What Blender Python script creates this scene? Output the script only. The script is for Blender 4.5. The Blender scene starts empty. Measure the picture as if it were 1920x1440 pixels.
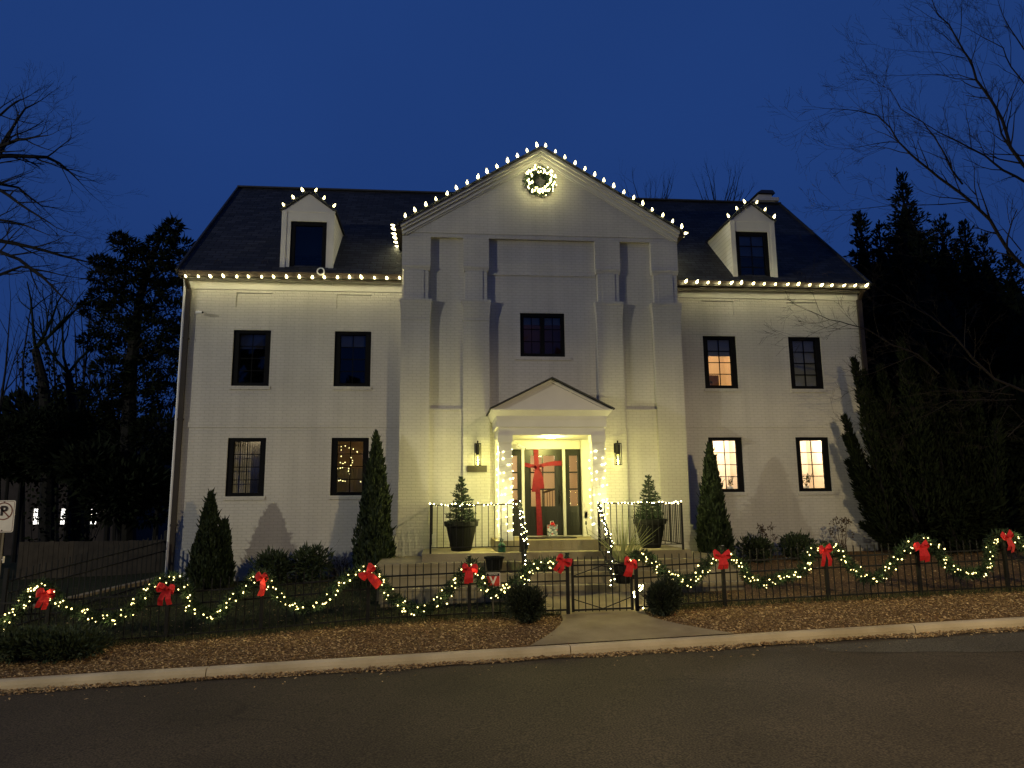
import bpy, bmesh, math, random
from mathutils import Vector, Matrix, Euler
R_ = random.Random(7)
SC = bpy.context.scene
COL = SC.collection
rad = math.radians

# ---------------------------------------------------------------- camera
CAM = Vector((-2.439, -18.0, 2.4))
PITCH, YAW, ROLL, F = 0.1615, 0.0964, -0.0097, 1350.9
def _axes():
    cy, sy = math.cos(YAW), math.sin(YAW)
    f = Vector((sy, cy, 0)); r = Vector((cy, -sy, 0)); u = Vector((0, 0, 1))
    f2 = f*math.cos(PITCH) + u*math.sin(PITCH); u2 = u*math.cos(PITCH) - f*math.sin(PITCH)
    c, s = math.cos(ROLL), math.sin(ROLL)
    return r*c + u2*s, u2*c - r*s, f2
AR, AU, AF = _axes()
cd = bpy.data.cameras.new('camera'); cam = bpy.data.objects.new('camera', cd); COL.objects.link(cam)
cd.sensor_width = 36; cd.lens = F/1920*36; cd.clip_end = 2000; cd.clip_start = .1
cam.matrix_world = Matrix(((AR.x, AU.x, -AF.x, CAM.x), (AR.y, AU.y, -AF.y, CAM.y), (AR.z, AU.z, -AF.z, CAM.z), (0, 0, 0, 1)))
SC.camera = cam
def at(x, y, Y):
    """point of the plane Y seen at a photograph pixel"""
    d = AF + AR*((x-960)/F) - AU*((y-720)/F)
    return CAM + d*((Y-CAM.y)/d.y)

# ---------------------------------------------------------------- world: deep blue dusk
W = bpy.data.worlds.new('World'); SC.world = W; W.use_nodes = True
wt = W.node_tree; wn = wt.nodes; bg = wn['Background']
tc = wn.new('ShaderNodeTexCoord'); sx = wn.new('ShaderNodeSeparateXYZ'); wt.links.new(tc.outputs['Generated'], sx.inputs[0])
rp = wn.new('ShaderNodeValToRGB'); wt.links.new(sx.outputs['Z'], rp.inputs[0])
els = rp.color_ramp.elements
els[0].position = 0.0; els[0].color = (.0115, .038, .158, 1)
els[1].position = 1.0; els[1].color = (.010, .034, .145, 1)
for p, c in ((.25, (.0118, .0395, .165, 1)), (.45, (.0128, .0435, .180, 1)), (.62, (.0125, .0430, .178, 1))):
    e = els.new(p); e.color = c
nz = wn.new('ShaderNodeTexNoise'); nz.inputs['Scale'].default_value = 2.2; nz.inputs['Detail'].default_value = 3
wt.links.new(tc.outputs['Generated'], nz.inputs['Vector'])
mr = wn.new('ShaderNodeMapRange'); mr.inputs[3].default_value = .86; mr.inputs[4].default_value = 1.14
wt.links.new(nz.outputs['Fac'], mr.inputs[0])
mx = wn.new('ShaderNodeMix'); mx.data_type = 'RGBA'; mx.blend_type = 'MULTIPLY'; mx.inputs[0].default_value = 1
wt.links.new(rp.outputs[0], mx.inputs[6]); wt.links.new(mr.outputs[0], mx.inputs[7])
wt.links.new(mx.outputs[2], bg.inputs[0]); bg.inputs[1].default_value = 1.0
SC.view_settings.view_transform = 'Standard'; SC.view_settings.look = 'None'
SC.view_settings.exposure = 0.0; SC.view_settings.gamma = 1
SC.render.engine = 'CYCLES'
SC.cycles.use_denoising = True
SC.cycles.max_bounces = 6; SC.cycles.diffuse_bounces = 3; SC.cycles.glossy_bounces = 3; SC.cycles.transmission_bounces = 6; SC.cycles.transparent_max_bounces = 12
SC.cycles.caustics_reflective = False; SC.cycles.caustics_refractive = False
SC.cycles.sample_clamp_indirect = 3
SC.cycles.use_light_tree = True

# lamps of the street (their posts are built further down)
STREET_WARM = dict(loc=(6.0, -17.0, 7.8), power=3300, color=(1, .79, .42), spot=176)
STREET_COOL = dict(loc=(-36, -21.0, 10.0), power=15000, color=(1, .95, .74), spot=0)
C9_POWER, FAIRY_POWER = 9.0, 6.5
PORCH_W, SCONCE_W = 130.0, 5.0
YEL = (1, .91, .25)

# ---------------------------------------------------------------- materials
def newmat(name):
    m = bpy.data.materials.new(name); m.use_nodes = True
    return m, m.node_tree, m.node_tree.nodes['Principled BSDF']
def mat(name, col, rough=.7, amt=.15, scale=8, bump=0, bscale=None, metal=0, col2=None, spec=.3, trans=0, detail=4):
    m, t, b = newmat(name)
    b.inputs['Roughness'].default_value = rough; b.inputs['Metallic'].default_value = metal
    b.inputs['Specular IOR Level'].default_value = spec
    tc = t.nodes.new('ShaderNodeTexCoord')
    n = t.nodes.new('ShaderNodeTexNoise'); n.inputs['Scale'].default_value = scale; n.inputs['Detail'].default_value = detail
    t.links.new(tc.outputs['Object'], n.inputs['Vector'])
    r = t.nodes.new('ShaderNodeValToRGB'); r.color_ramp.elements[0].position = .3; r.color_ramp.elements[1].position = .7
    c2 = col2 or tuple(min(1, c*(1+amt)) for c in col); c1 = col if col2 else tuple(c*(1-amt) for c in col)
    r.color_ramp.elements[0].color = (*c1, 1); r.color_ramp.elements[1].color = (*c2, 1)
    t.links.new(n.outputs['Fac'], r.inputs[0]); t.links.new(r.outputs[0], b.inputs['Base Color'])
    if bump:
        n2 = t.nodes.new('ShaderNodeTexNoise'); n2.inputs['Scale'].default_value = bscale or scale*4; n2.inputs['Detail'].default_value = 5
        t.links.new(tc.outputs['Object'], n2.inputs['Vector'])
        bp = t.nodes.new('ShaderNodeBump'); bp.inputs['Strength'].default_value = bump; bp.inputs['Distance'].default_value = .02
        t.links.new(n2.outputs['Fac'], bp.inputs['Height']); t.links.new(bp.outputs[0], b.inputs['Normal'])
    return m
def emit(name, col, s):
    m, t, b = newmat(name); b.inputs['Base Color'].default_value = (*col, 1)
    b.inputs['Emission Color'].default_value = (*col, 1); b.inputs['Emission Strength'].default_value = s
    return m
def brick(name, c1, c2, mortar, bw, bh, msize, bump, rough=.6, stain=.12, offset=.5, dist=.006):
    m, t, b = newmat(name); b.inputs['Roughness'].default_value = rough; b.inputs['Specular IOR Level'].default_value = .3
    uv = t.nodes.new('ShaderNodeUVMap'); tc = t.nodes.new('ShaderNodeTexCoord')
    # wobble so that the courses are not ruler-straight
    nw = t.nodes.new('ShaderNodeTexNoise'); nw.inputs['Scale'].default_value = 2.5; t.links.new(uv.outputs[0], nw.inputs['Vector'])
    va = t.nodes.new('ShaderNodeVectorMath'); va.operation = 'MULTIPLY_ADD'; va.inputs[1].default_value = (.012, .012, 0)
    t.links.new(nw.outputs['Color'], va.inputs[0]); t.links.new(uv.outputs[0], va.inputs[2])
    br = t.nodes.new('ShaderNodeTexBrick'); br.offset = offset
    br.inputs['Scale'].default_value = 1; br.inputs['Brick Width'].default_value = bw; br.inputs['Row Height'].default_value = bh
    br.inputs['Mortar Size'].default_value = msize; br.inputs['Mortar Smooth'].default_value = .35
    br.inputs['Color1'].default_value = (*c1, 1); br.inputs['Color2'].default_value = (*c2, 1); br.inputs['Mortar'].default_value = (*mortar, 1)
    t.links.new(va.outputs[0], br.inputs['Vector'])
    n = t.nodes.new('ShaderNodeTexNoise'); n.inputs['Scale'].default_value = .8; n.inputs['Detail'].default_value = 6; t.links.new(tc.outputs['Object'], n.inputs['Vector'])
    mr = t.nodes.new('ShaderNodeMapRange'); mr.inputs[1].default_value = .3; mr.inputs[2].default_value = .7; mr.inputs[3].default_value = 1-stain; mr.inputs[4].default_value = 1+stain
    mp = t.nodes.new('ShaderNodeMapping'); mp.inputs['Scale'].default_value = (3.2, 3.2, .25); t.links.new(tc.outputs['Object'], mp.inputs[0])
    ns = t.nodes.new('ShaderNodeTexNoise'); ns.inputs['Scale'].default_value = 1.1; ns.inputs['Detail'].default_value = 4; t.links.new(mp.outputs[0], ns.inputs['Vector'])
    av = t.nodes.new('ShaderNodeMath'); av.operation = 'MULTIPLY_ADD'; av.inputs[1].default_value = .45; t.links.new(ns.outputs['Fac'], av.inputs[0])
    hf = t.nodes.new('ShaderNodeMath'); hf.operation = 'MULTIPLY'; hf.inputs[1].default_value = .55; t.links.new(n.outputs['Fac'], hf.inputs[0]); t.links.new(hf.outputs[0], av.inputs[2])
    t.links.new(av.outputs[0], mr.inputs[0])
    mx = t.nodes.new('ShaderNodeMix'); mx.data_type = 'RGBA'; mx.blend_type = 'MULTIPLY'; mx.inputs[0].default_value = 1
    t.links.new(br.outputs['Color'], mx.inputs[6]); t.links.new(mr.outputs[0], mx.inputs[7]); t.links.new(mx.outputs[2], b.inputs['Base Color'])
    n2 = t.nodes.new('ShaderNodeTexNoise'); n2.inputs['Scale'].default_value = 45; n2.inputs['Detail'].default_value = 3; t.links.new(tc.outputs['Object'], n2.inputs['Vector'])
    ad = t.nodes.new('ShaderNodeMath'); ad.operation = 'MULTIPLY_ADD'; ad.inputs[1].default_value = .3; t.links.new(n2.outputs['Fac'], ad.inputs[0])
    iv = t.nodes.new('ShaderNodeMath'); iv.operation = 'SUBTRACT'; iv.inputs[0].default_value = 1; t.links.new(br.outputs['Fac'], iv.inputs[1])
    t.links.new(iv.outputs[0], ad.inputs[2])
    bp = t.nodes.new('ShaderNodeBump'); bp.inputs['Strength'].default_value = bump; bp.inputs['Distance'].default_value = dist
    t.links.new(ad.outputs[0], bp.inputs['Height']); t.links.new(bp.outputs[0], b.inputs['Normal'])
    return m
def glassmat(name, tint=(.9, .92, .93), refl=.0, rough=.02):
    m, t, b = newmat(name); t.nodes.remove(b); out = t.nodes['Material Output']
    tr = t.nodes.new('ShaderNodeBsdfTransparent'); tr.inputs[0].default_value = (*tint, 1)
    gl = t.nodes.new('ShaderNodeBsdfGlossy'); gl.inputs['Roughness'].default_value = rough
    fr = t.nodes.new('ShaderNodeFresnel'); fr.inputs[0].default_value = 1.45
    ma = t.nodes.new('ShaderNodeMath'); ma.operation = 'ADD'; ma.inputs[1].default_value = refl*.5; t.links.new(fr.outputs[0], ma.inputs[0])
    mi = t.nodes.new('ShaderNodeMixShader'); t.links.new(ma.outputs[0], mi.inputs[0]); t.links.new(tr.outputs[0], mi.inputs[1]); t.links.new(gl.outputs[0], mi.inputs[2])
    t.links.new(mi.outputs[0], out.inputs['Surface'])
    return m
M = {}
M['brick'] = brick('painted_brick', (.545, .52, .47), (.525, .50, .45), (.455, .432, .385), .205, .0705, .010, .55, .6, .14)
M['render'] = mat('white_painted_wood', (.57, .55, .505), .45, .04, 3, .05, 30)
M['siding'] = brick('painted_siding', (.66, .65, .62), (.65, .64, .61), (.45, .44, .42), 9.0, .13, .008, .5, .5, .03)
M['slate'] = brick('roof_slate', (.013, .0145, .019), (.036, .038, .046), (.004, .004, .005), .32, .145, .012, 1.0, .75, .25, .5, .02)
M['darkroof'] = mat('dark_roof_edge', (.03, .03, .033), .6, .2, 6)
M['gutter'] = mat('bronze_gutter', (.035, .026, .018), .4, .15, 5, spec=.4)
M['frame'] = mat('black_window_frame', (.005, .005, .006), .6, .1, 5, spec=.1)
M['glass'] = glassmat('window_glass')
M['pot'] = mat('black_plastic_pot', (.004, .0045, .004), .6, .3, 6, .1, 20, spec=.15)
M['iron'] = mat('black_iron', (.010, .0095, .009), .55, .25, 12, .1, 60, spec=.25)
M['conc'] = mat('pale_concrete', (.235, .18, .10), .85, .0, 2.6, .3, 40, col2=(.335, .265, .155), detail=7)
M['kerb'] = mat('kerb_concrete', (.40, .315, .185), .9, .0, 1.1, .45, 30, col2=(.66, .54, .35), detail=7)
M['stoop'] = mat('stained_concrete', (.20, .165, .09), .85, .0, 1.4, .4, 30, col2=(.34, .29, .18), detail=7)
M['red'] = mat('red_velvet', (.62, .022, .024), .75, .18, 25, .1, 80)
M['tulle'] = mat('red_tulle', (.15, .004, .012), .7, .25, 14, .1, 60)
M['porchbulb'] = emit('lit_porch_bulb', (1, .90, .42), 30)
M['door'] = mat('charcoal_green_door', (.011, .0115, .0095), .35, .08, 4, spec=.4)
M['bulb'] = emit('lit_bulb', (1, .86, .40), C9_POWER)
M['fairy'] = emit('lit_fairy_bulb', (1, .80, .30), FAIRY_POWER)
M['cool'] = emit('lit_white_bulb', (1, .90, .46), 40)
M['needle'] = mat('garland_needles', (.010, .024, .010), .65, .0, 30, col2=(.030, .055, .021))
M['arb'] = mat('arborvitae_leaves', (.012, .022, .008), .7, .0, 9, col2=(.028, .042, .014))
M['spruce'] = mat('spruce_needles', (.009, .018, .009), .65, .0, 20, col2=(.026, .043, .020))
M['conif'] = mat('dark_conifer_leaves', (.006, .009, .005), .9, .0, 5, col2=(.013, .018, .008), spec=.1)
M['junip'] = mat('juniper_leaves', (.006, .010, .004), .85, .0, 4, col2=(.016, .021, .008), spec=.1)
M['bark'] = mat('grey_bark', (.016, .012, .009), .85, .3, 9, .4, 30)
M['barkd'] = mat('dark_bark', (.010, .009, .008), .9, .3, 6, .4, 30)
M['shrub'] = mat('shrub_leaves', (.020, .034, .014), .65, .0, 14, col2=(.048, .066, .026))
M['box'] = mat('boxwood_leaves', (.016, .024, .012), .6, .0, 14, col2=(.034, .042, .020))
M['blade'] = mat('strap_leaves', (.17, .20, .07), .55, .0, 8, col2=(.34, .36, .14))
M['dry'] = mat('dry_stalks', (.075, .048, .028), .8, .3, 10)
M['white'] = mat('white_plastic', (.72, .71, .68), .4, .03, 5)
M['brass'] = mat('dark_metal_fitting', (.02, .018, .016), .3, .1, 9, metal=.6, spec=.5)
M['wire'] = mat('dark_green_wire', (.015, .022, .015), .6, .1, 9)
M['curtain'] = mat('white_curtain', (.68, .62, .52), .9, .1, 3, .2, 20)
M['shade'] = mat('grey_roller_shade', (.42, .42, .42), .9, .04, 5)
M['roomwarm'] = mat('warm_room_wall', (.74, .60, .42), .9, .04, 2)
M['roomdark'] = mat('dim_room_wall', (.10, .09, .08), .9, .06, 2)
M['wood'] = mat('brown_wood', (.10, .055, .028), .6, .25, 7)
M['signface'] = mat('sign_face', (.80, .74, .62), .45, .06, 9)
M['signred'] = mat('faded_sign_red', (.20, .06, .04), .5, .12, 12)
M['signblk'] = mat('sign_black', (.02, .012, .012), .5, .1, 9)
M['galv'] = mat('weathered_steel_post', (.20, .165, .11), .5, .2, 11, metal=.2)
M['plaque'] = mat('bronze_plaque', (.045, .036, .022), .4, .15, 9, spec=.4)

# ---------------------------------------------------------------- mesh helpers
class MB:
    def __init__(s): s.v = []; s.f = []
    def add(s, vs, fs):
        o = len(s.v); s.v += [tuple(p) for p in vs]; s.f += [tuple(i+o for i in f) for f in fs]
        return s
    def box(s, x0, x1, y0, y1, z0, z1):
        return s.add([(x0,y0,z0),(x1,y0,z0),(x1,y1,z0),(x0,y1,z0),(x0,y0,z1),(x1,y0,z1),(x1,y1,z1),(x0,y1,z1)],
                     [(0,3,2,1),(4,5,6,7),(0,1,5,4),(1,2,6,5),(2,3,7,6),(3,0,4,7)])
    def frustum(s, b, t):   # b,t: x0,x1,y0,y1,z
        x0,x1,y0,y1,z0 = b; X0,X1,Y0,Y1,z1 = t
        return s.add([(x0,y0,z0),(x1,y0,z0),(x1,y1,z0),(x0,y1,z0),(X0,Y0,z1),(X1,Y0,z1),(X1,Y1,z1),(X0,Y1,z1)],
                     [(0,3,2,1),(4,5,6,7),(0,1,5,4),(1,2,6,5),(2,3,7,6),(3,0,4,7)])
    def prism(s, poly, y0, y1):   # polygon in (x,z), counter-clockwise seen from the street
        n = len(poly)
        return s.add([(x,y0,z) for x,z in poly]+[(x,y1,z) for x,z in poly],
                     [tuple(range(n)), tuple(range(2*n-1, n-1, -1))]+[(i, i+n, (i+1)%n+n, (i+1)%n) for i in range(n)])
    def bar(s, a, b, w, h=None):
        a = Vector(a); b = Vector(b); h = h or w; d = (b-a).normalized()
        u = Vector((0,0,1)) if abs(d.z) < .9 else Vector((0,1,0))
        r = d.cross(u).normalized()*(w/2); u2 = r.cross(d).normalized()*(h/2)
        vs = [p+e for p in (a, b) for e in (-r-u2, r-u2, r+u2, -r+u2)]
        return s.add(vs, [(0,1,2,3),(7,6,5,4),(0,4,5,1),(1,5,6,2),(2,6,7,3),(3,7,4,0)])
    def tube(s, pts, rs, n=6, cap=True):
        pts = [Vector(p) for p in pts]
        if not isinstance(rs, (list, tuple)): rs = [rs]*len(pts)
        vs = []; ref = None
        for i, p in enumerate(pts):
            d = (pts[min(i+1, len(pts)-1)] - pts[max(i-1, 0)])
            d = d.normalized() if d.length > 1e-9 else Vector((0,0,1))
            if ref is None or abs(ref.dot(d)) > .98: ref = Vector((0,0,1)) if abs(d.z) < .9 else Vector((1,0,0))
            a = d.cross(ref).normalized(); b = a.cross(d); ref = b
            for k in range(n):
                t = 2*math.pi*k/n; vs.append(p + (a*math.cos(t)+b*math.sin(t))*rs[i])
        fs = [(i*n+k, i*n+(k+1)%n, (i+1)*n+(k+1)%n, (i+1)*n+k) for i in range(len(pts)-1) for k in range(n)]
        if cap: fs += [tuple(range(n-1, -1, -1)), tuple(range((len(pts)-1)*n, len(pts)*n))]
        return s.add(vs, fs)
    def lathe(s, prof, c, n=20):   # prof [(r,z)]
        vs = [(c[0]+r*math.cos(2*math.pi*k/n), c[1]+r*math.sin(2*math.pi*k/n), c[2]+z) for r, z in prof for k in range(n)]
        fs = [(i*n+k, i*n+(k+1)%n, (i+1)*n+(k+1)%n, (i+1)*n+k) for i in range(len(prof)-1) for k in range(n)]
        fs += [tuple(range(n-1, -1, -1)), tuple(range((len(prof)-1)*n, len(prof)*n))]
        return s.add(vs, fs)
    def leaf(s, p, d, l, w, rng, fold=.0):
        d = d.normalized(); r = Vector((rng.uniform(-1,1), rng.uniform(-1,1), rng.uniform(-1,1)))
        q = d.cross(r)
        if q.length < 1e-4: q = d.cross(Vector((0,0,1.01)))
        q = q.normalized()*(w/2)
        return s.add([p, p+d*l*.5+q, p+d*l, p+d*l*.5-q], [(0,1,2,3)])
    def build(s, name, m, parent=None, smooth=False, uv=False):
        me = bpy.data.meshes.new(name); me.from_pydata(s.v, [], s.f); me.update()
        if uv:
            ul = me.uv_layers.new(name='UVMap'); V = me.vertices
            for p in me.polygons:
                n = p.normal; ax, ay, az = abs(n.x), abs(n.y), abs(n.z)
                for li in p.loop_indices:
                    c = V[me.loops[li].vertex_index].co
                    if uv == 'roofx': q = (c.x, c.z*1.4)
                    elif uv == 'roofy': q = (c.y, c.z*1.6)
                    elif az > .8: q = (c.x, c.y)
                    elif ax > ay: q = (c.y, c.z)
                    else: q = (c.x, c.z)
                    ul.data[li].uv = q
        if smooth: me.polygons.foreach_set('use_smooth', [True]*len(me.polygons))
        me.materials.append(m)
        o = bpy.data.objects.new(name, me); COL.objects.link(o)
        if parent is not None: attach(o, parent)
        return o
WL = {}   # world place of each empty
def attach(o, parent):
    o.parent = parent
    if parent.name in WL: o.matrix_parent_inverse = Matrix.Translation(-WL[parent.name])
def tag(o, label, cat, group=None, kind=None):
    if label: o['label'] = label
    if cat: o['category'] = cat
    if group: o['group'] = group
    if kind: o['kind'] = kind
    return o
def thing(name, label, cat, loc, group=None):
    o = bpy.data.objects.new(name, None); COL.objects.link(o); o.location = loc; o.empty_display_size = .2
    WL[o.name] = Vector(loc)
    return tag(o, label, cat, group)
def inst(src, name, parent, loc, rot=(0,0,0), sc=1):
    o = bpy.data.objects.new(name, src); COL.objects.link(o)
    o.location = loc; o.rotation_euler = rot; o.scale = (sc, sc, sc) if not isinstance(sc, tuple) else sc
    if parent is not None: attach(o, parent)
    return o
def structure(o): o['kind'] = 'structure'; return o
def lamp(name, kind, loc, power, color, parent=None, size=.03, spot=None, rot=None):
    l = bpy.data.lights.new(name, kind); l.energy = power; l.color = color; l.shadow_soft_size = size
    if spot: l.spot_size = spot; l.spot_blend = .2
    o = bpy.data.objects.new(name, l); COL.objects.link(o); o.location = loc
    if rot: o.rotation_euler = rot
    if parent is not None: attach(o, parent)
    return o
def wall(mb, x0, x1, z0, z1, Y, holes, reveal=.14):
    """front sheet with real openings and their reveals"""
    xs = sorted({x0, x1, *[h[0] for h in holes], *[h[1] for h in holes]}); zs = sorted({z0, z1, *[h[2] for h in holes], *[h[3] for h in holes]})
    for i in range(len(xs)-1):
        for j in range(len(zs)-1):
            cx, cz = (xs[i]+xs[i+1])/2, (zs[j]+zs[j+1])/2
            if any(h[0] < cx < h[1] and h[2] < cz < h[3] for h in holes): continue
            mb.add([(xs[i],Y,zs[j]),(xs[i+1],Y,zs[j]),(xs[i+1],Y,zs[j+1]),(xs[i],Y,zs[j+1])], [(0,1,2,3)])
    for a, b, c, d in [h[:4] for h in holes]:
        y = Y+reveal
        mb.add([(a,Y,c),(a,y,c),(a,y,d),(a,Y,d)], [(0,3,2,1)]); mb.add([(b,Y,c),(b,y,c),(b,y,d),(b,Y,d)], [(0,1,2,3)])
        mb.add([(a,Y,c),(b,Y,c),(b,y,c),(a,y,c)], [(0,3,2,1)]); mb.add([(a,Y,d),(b,Y,d),(b,y,d),(a,y,d)], [(0,1,2,3)])
# bulbs shared by every string
def _bulb():
    mb = MB(); mb.lathe([(.011,0),(.027,.022),(.032,.042),(.024,.076),(.010,.108),(.002,.122)], (0,0,0), 8)
    o = mb.build('bulb', M['bulb'], smooth=True); me = o.data; bpy.data.objects.remove(o); return me
def _fairy(m, r):
    mb = MB(); mb.add([(r,0,0),(-r,0,0),(0,r,0),(0,-r,0),(0,0,r*1.3),(0,0,-r)], [(0,2,4),(2,1,4),(1,3,4),(3,0,4),(2,0,5),(1,2,5),(3,1,5),(0,3,5)])
    o = mb.build('fairy', m); me = o.data; bpy.data.objects.remove(o); return me
BULB = _bulb(); FAIRY = _fairy(M['fairy'], .0125); COOLB = _fairy(M['cool'], .0105); WREATHB = _fairy(emit('lit_wreath_bulb', (1, .86, .40), 13), .0165); PORCHB = _fairy(M['porchbulb'], .0125)
# ---------------------------------------------------------------- ground levels
def lerp(x, xs, ys):
    if x <= xs[0]: return ys[0]
    for i in range(len(xs)-1):
        if x <= xs[i+1]: return ys[i]+(ys[i+1]-ys[i])*(x-xs[i])/(xs[i+1]-xs[i])
    return ys[-1]
FX = [-40,-12,-9.1,-7.15,-5.55,-3.74,-1.95,-.15,1.1,2.78,4.8,8.5,14,40]
FZ = [-.9,-.08,.0,.09,.17,.29,.34,.36,.38,.45,.50,.59,.74,1.4]
def slope(x): return .03*max(-40, min(40, x))
def zg(x, y):
    if y <= -6.1: return .14+slope(x)
    f = lerp(x, FX, FZ); h = lerp(x, [-40,-12,-8,0,8,14,40], [-.4,.35,.60,.82,1.06,1.15,1.6])
    if y <= -4.6: t = (y+6.1)/1.5; return (.14+slope(x))*(1-t)+f*t
    if y <= 0: t = (y+4.6)/4.6; return f*(1-t)+h*t
    return h
def sheet(name, xs, ys, fz, m):
    mb = MB(); nx = len(xs)
    mb.v = [(x, y, fz(x, y)) for y in ys for x in xs]
    mb.f = [(j*nx+i, j*nx+i+1, (j+1)*nx+i+1, (j+1)*nx+i) for j in range(len(ys)-1) for i in range(nx-1)]
    return structure(mb.build(name, m, smooth=True))
def rng_(a, b, st): n = max(1, round((b-a)/st)); return [a+(b-a)*i/n for i in range(n+1)]
# ground material: brown litter on the verge, dull green lawn inside the fence
def groundmat():
    m, t, b = newmat('ground_soil'); b.inputs['Roughness'].default_value = .95; b.inputs['Specular IOR Level'].default_value = .1
    tc = t.nodes.new('ShaderNodeTexCoord'); L = t.links.new
    def noise(s, d=5):
        n = t.nodes.new('ShaderNodeTexNoise'); n.inputs['Scale'].default_value = s; n.inputs['Detail'].default_value = d; L(tc.outputs['Object'], n.inputs['Vector']); return n
    a = t.nodes.new('ShaderNodeValToRGB'); L(noise(26).outputs['Fac'], a.inputs[0])
    a.color_ramp.elements[0].position = .3; a.color_ramp.elements[1].position = .72
    a.color_ramp.elements[0].color = (.06, .036, .017, 1); a.color_ramp.elements[1].color = (.30, .185, .085, 1)
    g = t.nodes.new('ShaderNodeValToRGB'); L(noise(5).outputs['Fac'], g.inputs[0])
    g.color_ramp.elements[0].position = .35; g.color_ramp.elements[1].position = .65
    g.color_ramp.elements[0].color = (.022, .030, .011, 1); g.color_ramp.elements[1].color = (.050, .048, .022, 1)
    s = t.nodes.new('ShaderNodeSeparateXYZ'); L(tc.outputs['Object'], s.inputs[0])
    y = t.nodes.new('ShaderNodeMath'); y.operation = 'MULTIPLY_ADD'; y.inputs[1].default_value = .5; L(noise(1.6).outputs['Fac'], y.inputs[0]); L(s.outputs['Y'], y.inputs[2])
    r = t.nodes.new('ShaderNodeMapRange'); r.inputs[1].default_value = -4.55; r.inputs[2].default_value = -4.1; L(y.outputs[0], r.inputs[0])
    x = t.nodes.new('ShaderNodeMapRange'); x.inputs[1].default_value = 3.2; x.inputs[2].default_value = 2.2; L(s.outputs['X'], x.inputs[0])
    k = t.nodes.new('ShaderNodeMath'); k.operation = 'MULTIPLY'; L(r.outputs[0], k.inputs[0]); L(x.outputs[0], k.inputs[1])
    mx = t.nodes.new('ShaderNodeMix'); mx.data_type = 'RGBA'; L(k.outputs[0], mx.inputs[0]); L(a.outputs[0], mx.inputs[6]); L(g.outputs[0], mx.inputs[7])
    L(mx.outputs[2], b.inputs['Base Color'])
    bp = t.nodes.new('ShaderNodeBump'); bp.inputs['Strength'].default_value = .9; bp.inputs['Distance'].default_value = .04; L(noise(30, 8).outputs['Fac'], bp.inputs['Height']); L(bp.outputs[0], b.inputs['Normal'])
    return m
M['ground'] = groundmat()
def asphalt():
    m, t, b = newmat('asphalt'); b.inputs['Roughness'].default_value = .85; b.inputs['Specular IOR Level'].default_value = .2
    tc = t.nodes.new('ShaderNodeTexCoord'); L = t.links.new
    def noise(s, d=4):
        n = t.nodes.new('ShaderNodeTexNoise'); n.inputs['Scale'].default_value = s; n.inputs['Detail'].default_value = d; L(tc.outputs['Object'], n.inputs['Vector']); return n
    a = t.nodes.new('ShaderNodeValToRGB'); L(noise(48, 3).outputs['Fac'], a.inputs[0])
    a.color_ramp.elements[0].position = .35; a.color_ramp.elements[1].position = .75
    a.color_ramp.elements[0].color = (.027, .0205, .013, 1); a.color_ramp.elements[1].color = (.120, .093, .061, 1)
    r = t.nodes.new('ShaderNodeMapRange'); r.inputs[1].default_value = .35; r.inputs[2].default_value = .65; r.inputs[3].default_value = .82; r.inputs[4].default_value = 1.15; L(noise(.55, 5).outputs['Fac'], r.inputs[0])
    mx = t.nodes.new('ShaderNodeMix'); mx.data_type = 'RGBA'; mx.blend_type = 'MULTIPLY'; mx.inputs[0].default_value = 1; L(a.outputs[0], mx.inputs[6]); L(r.outputs[0], mx.inputs[7])
    # thin cracks
    vo = t.nodes.new('ShaderNodeTexVoronoi'); vo.feature = 'DISTANCE_TO_EDGE'; vo.inputs['Scale'].default_value = .33
    nd = noise(1.2, 5); va = t.nodes.new('ShaderNodeVectorMath'); va.operation = 'MULTIPLY_ADD'; va.inputs[1].default_value = (.9,.9,.0); L(nd.outputs['Color'], va.inputs[0]); L(tc.outputs['Object'], va.inputs[2]); L(va.outputs[0], vo.inputs['Vector'])
    cr = t.nodes.new('ShaderNodeMapRange'); cr.inputs[1].default_value = .0; cr.inputs[2].default_value = .010; cr.inputs[3].default_value = .62; cr.inputs[4].default_value = 1; L(vo.outputs['Distance'], cr.inputs[0])
    # cracks only in patches
    pm = t.nodes.new('ShaderNodeMapRange'); pm.inputs[1].default_value = .52; pm.inputs[2].default_value = .62; L(noise(.25, 2).outputs['Fac'], pm.inputs[0])
    mm = t.nodes.new('ShaderNodeMix'); mm.inputs[2].default_value = 1; L(pm.outputs[0], mm.inputs[0]); L(cr.outputs[0], mm.inputs[3])
    m2 = t.nodes.new('ShaderNodeMix'); m2.data_type = 'RGBA'; m2.blend_type = 'MULTIPLY'; m2.inputs[0].default_value = 1; L(mx.outputs[2], m2.inputs[6]); L(mm.outputs[0], m2.inputs[7]); L(m2.outputs[2], b.inputs['Base Color'])
    bp = t.nodes.new('ShaderNodeBump'); bp.inputs['Strength'].default_value = .7; bp.inputs['Distance'].default_value = .012; L(noise(60, 3).outputs['Fac'], bp.inputs['Height']); L(bp.outputs[0], b.inputs['Normal'])
    return m
M['asphalt'] = asphalt()
far = [-220,-120,-70,-45,-30,-20,-16]
sheet('ground', far+rng_(-14,14,.25)+[-a for a in reversed(far)], rng_(-6.12,0,.17)+[1,2,4,8,16,30,60,120,260], zg, M['ground'])
sheet('road', far+rng_(-14,14,.5)+[-a for a in reversed(far)], [-60,-40,-30,-24,-20,-17]+rng_(-15,-6.2,.4), lambda x, y: slope(x)+.016*min(4, -6.45-y if y < -6.45 else 0)-(.012 if y > -6.4 else 0), M['asphalt'])
M['patch'] = M['asphalt'].copy(); M['patch'].name = 'newer_asphalt'
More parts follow.
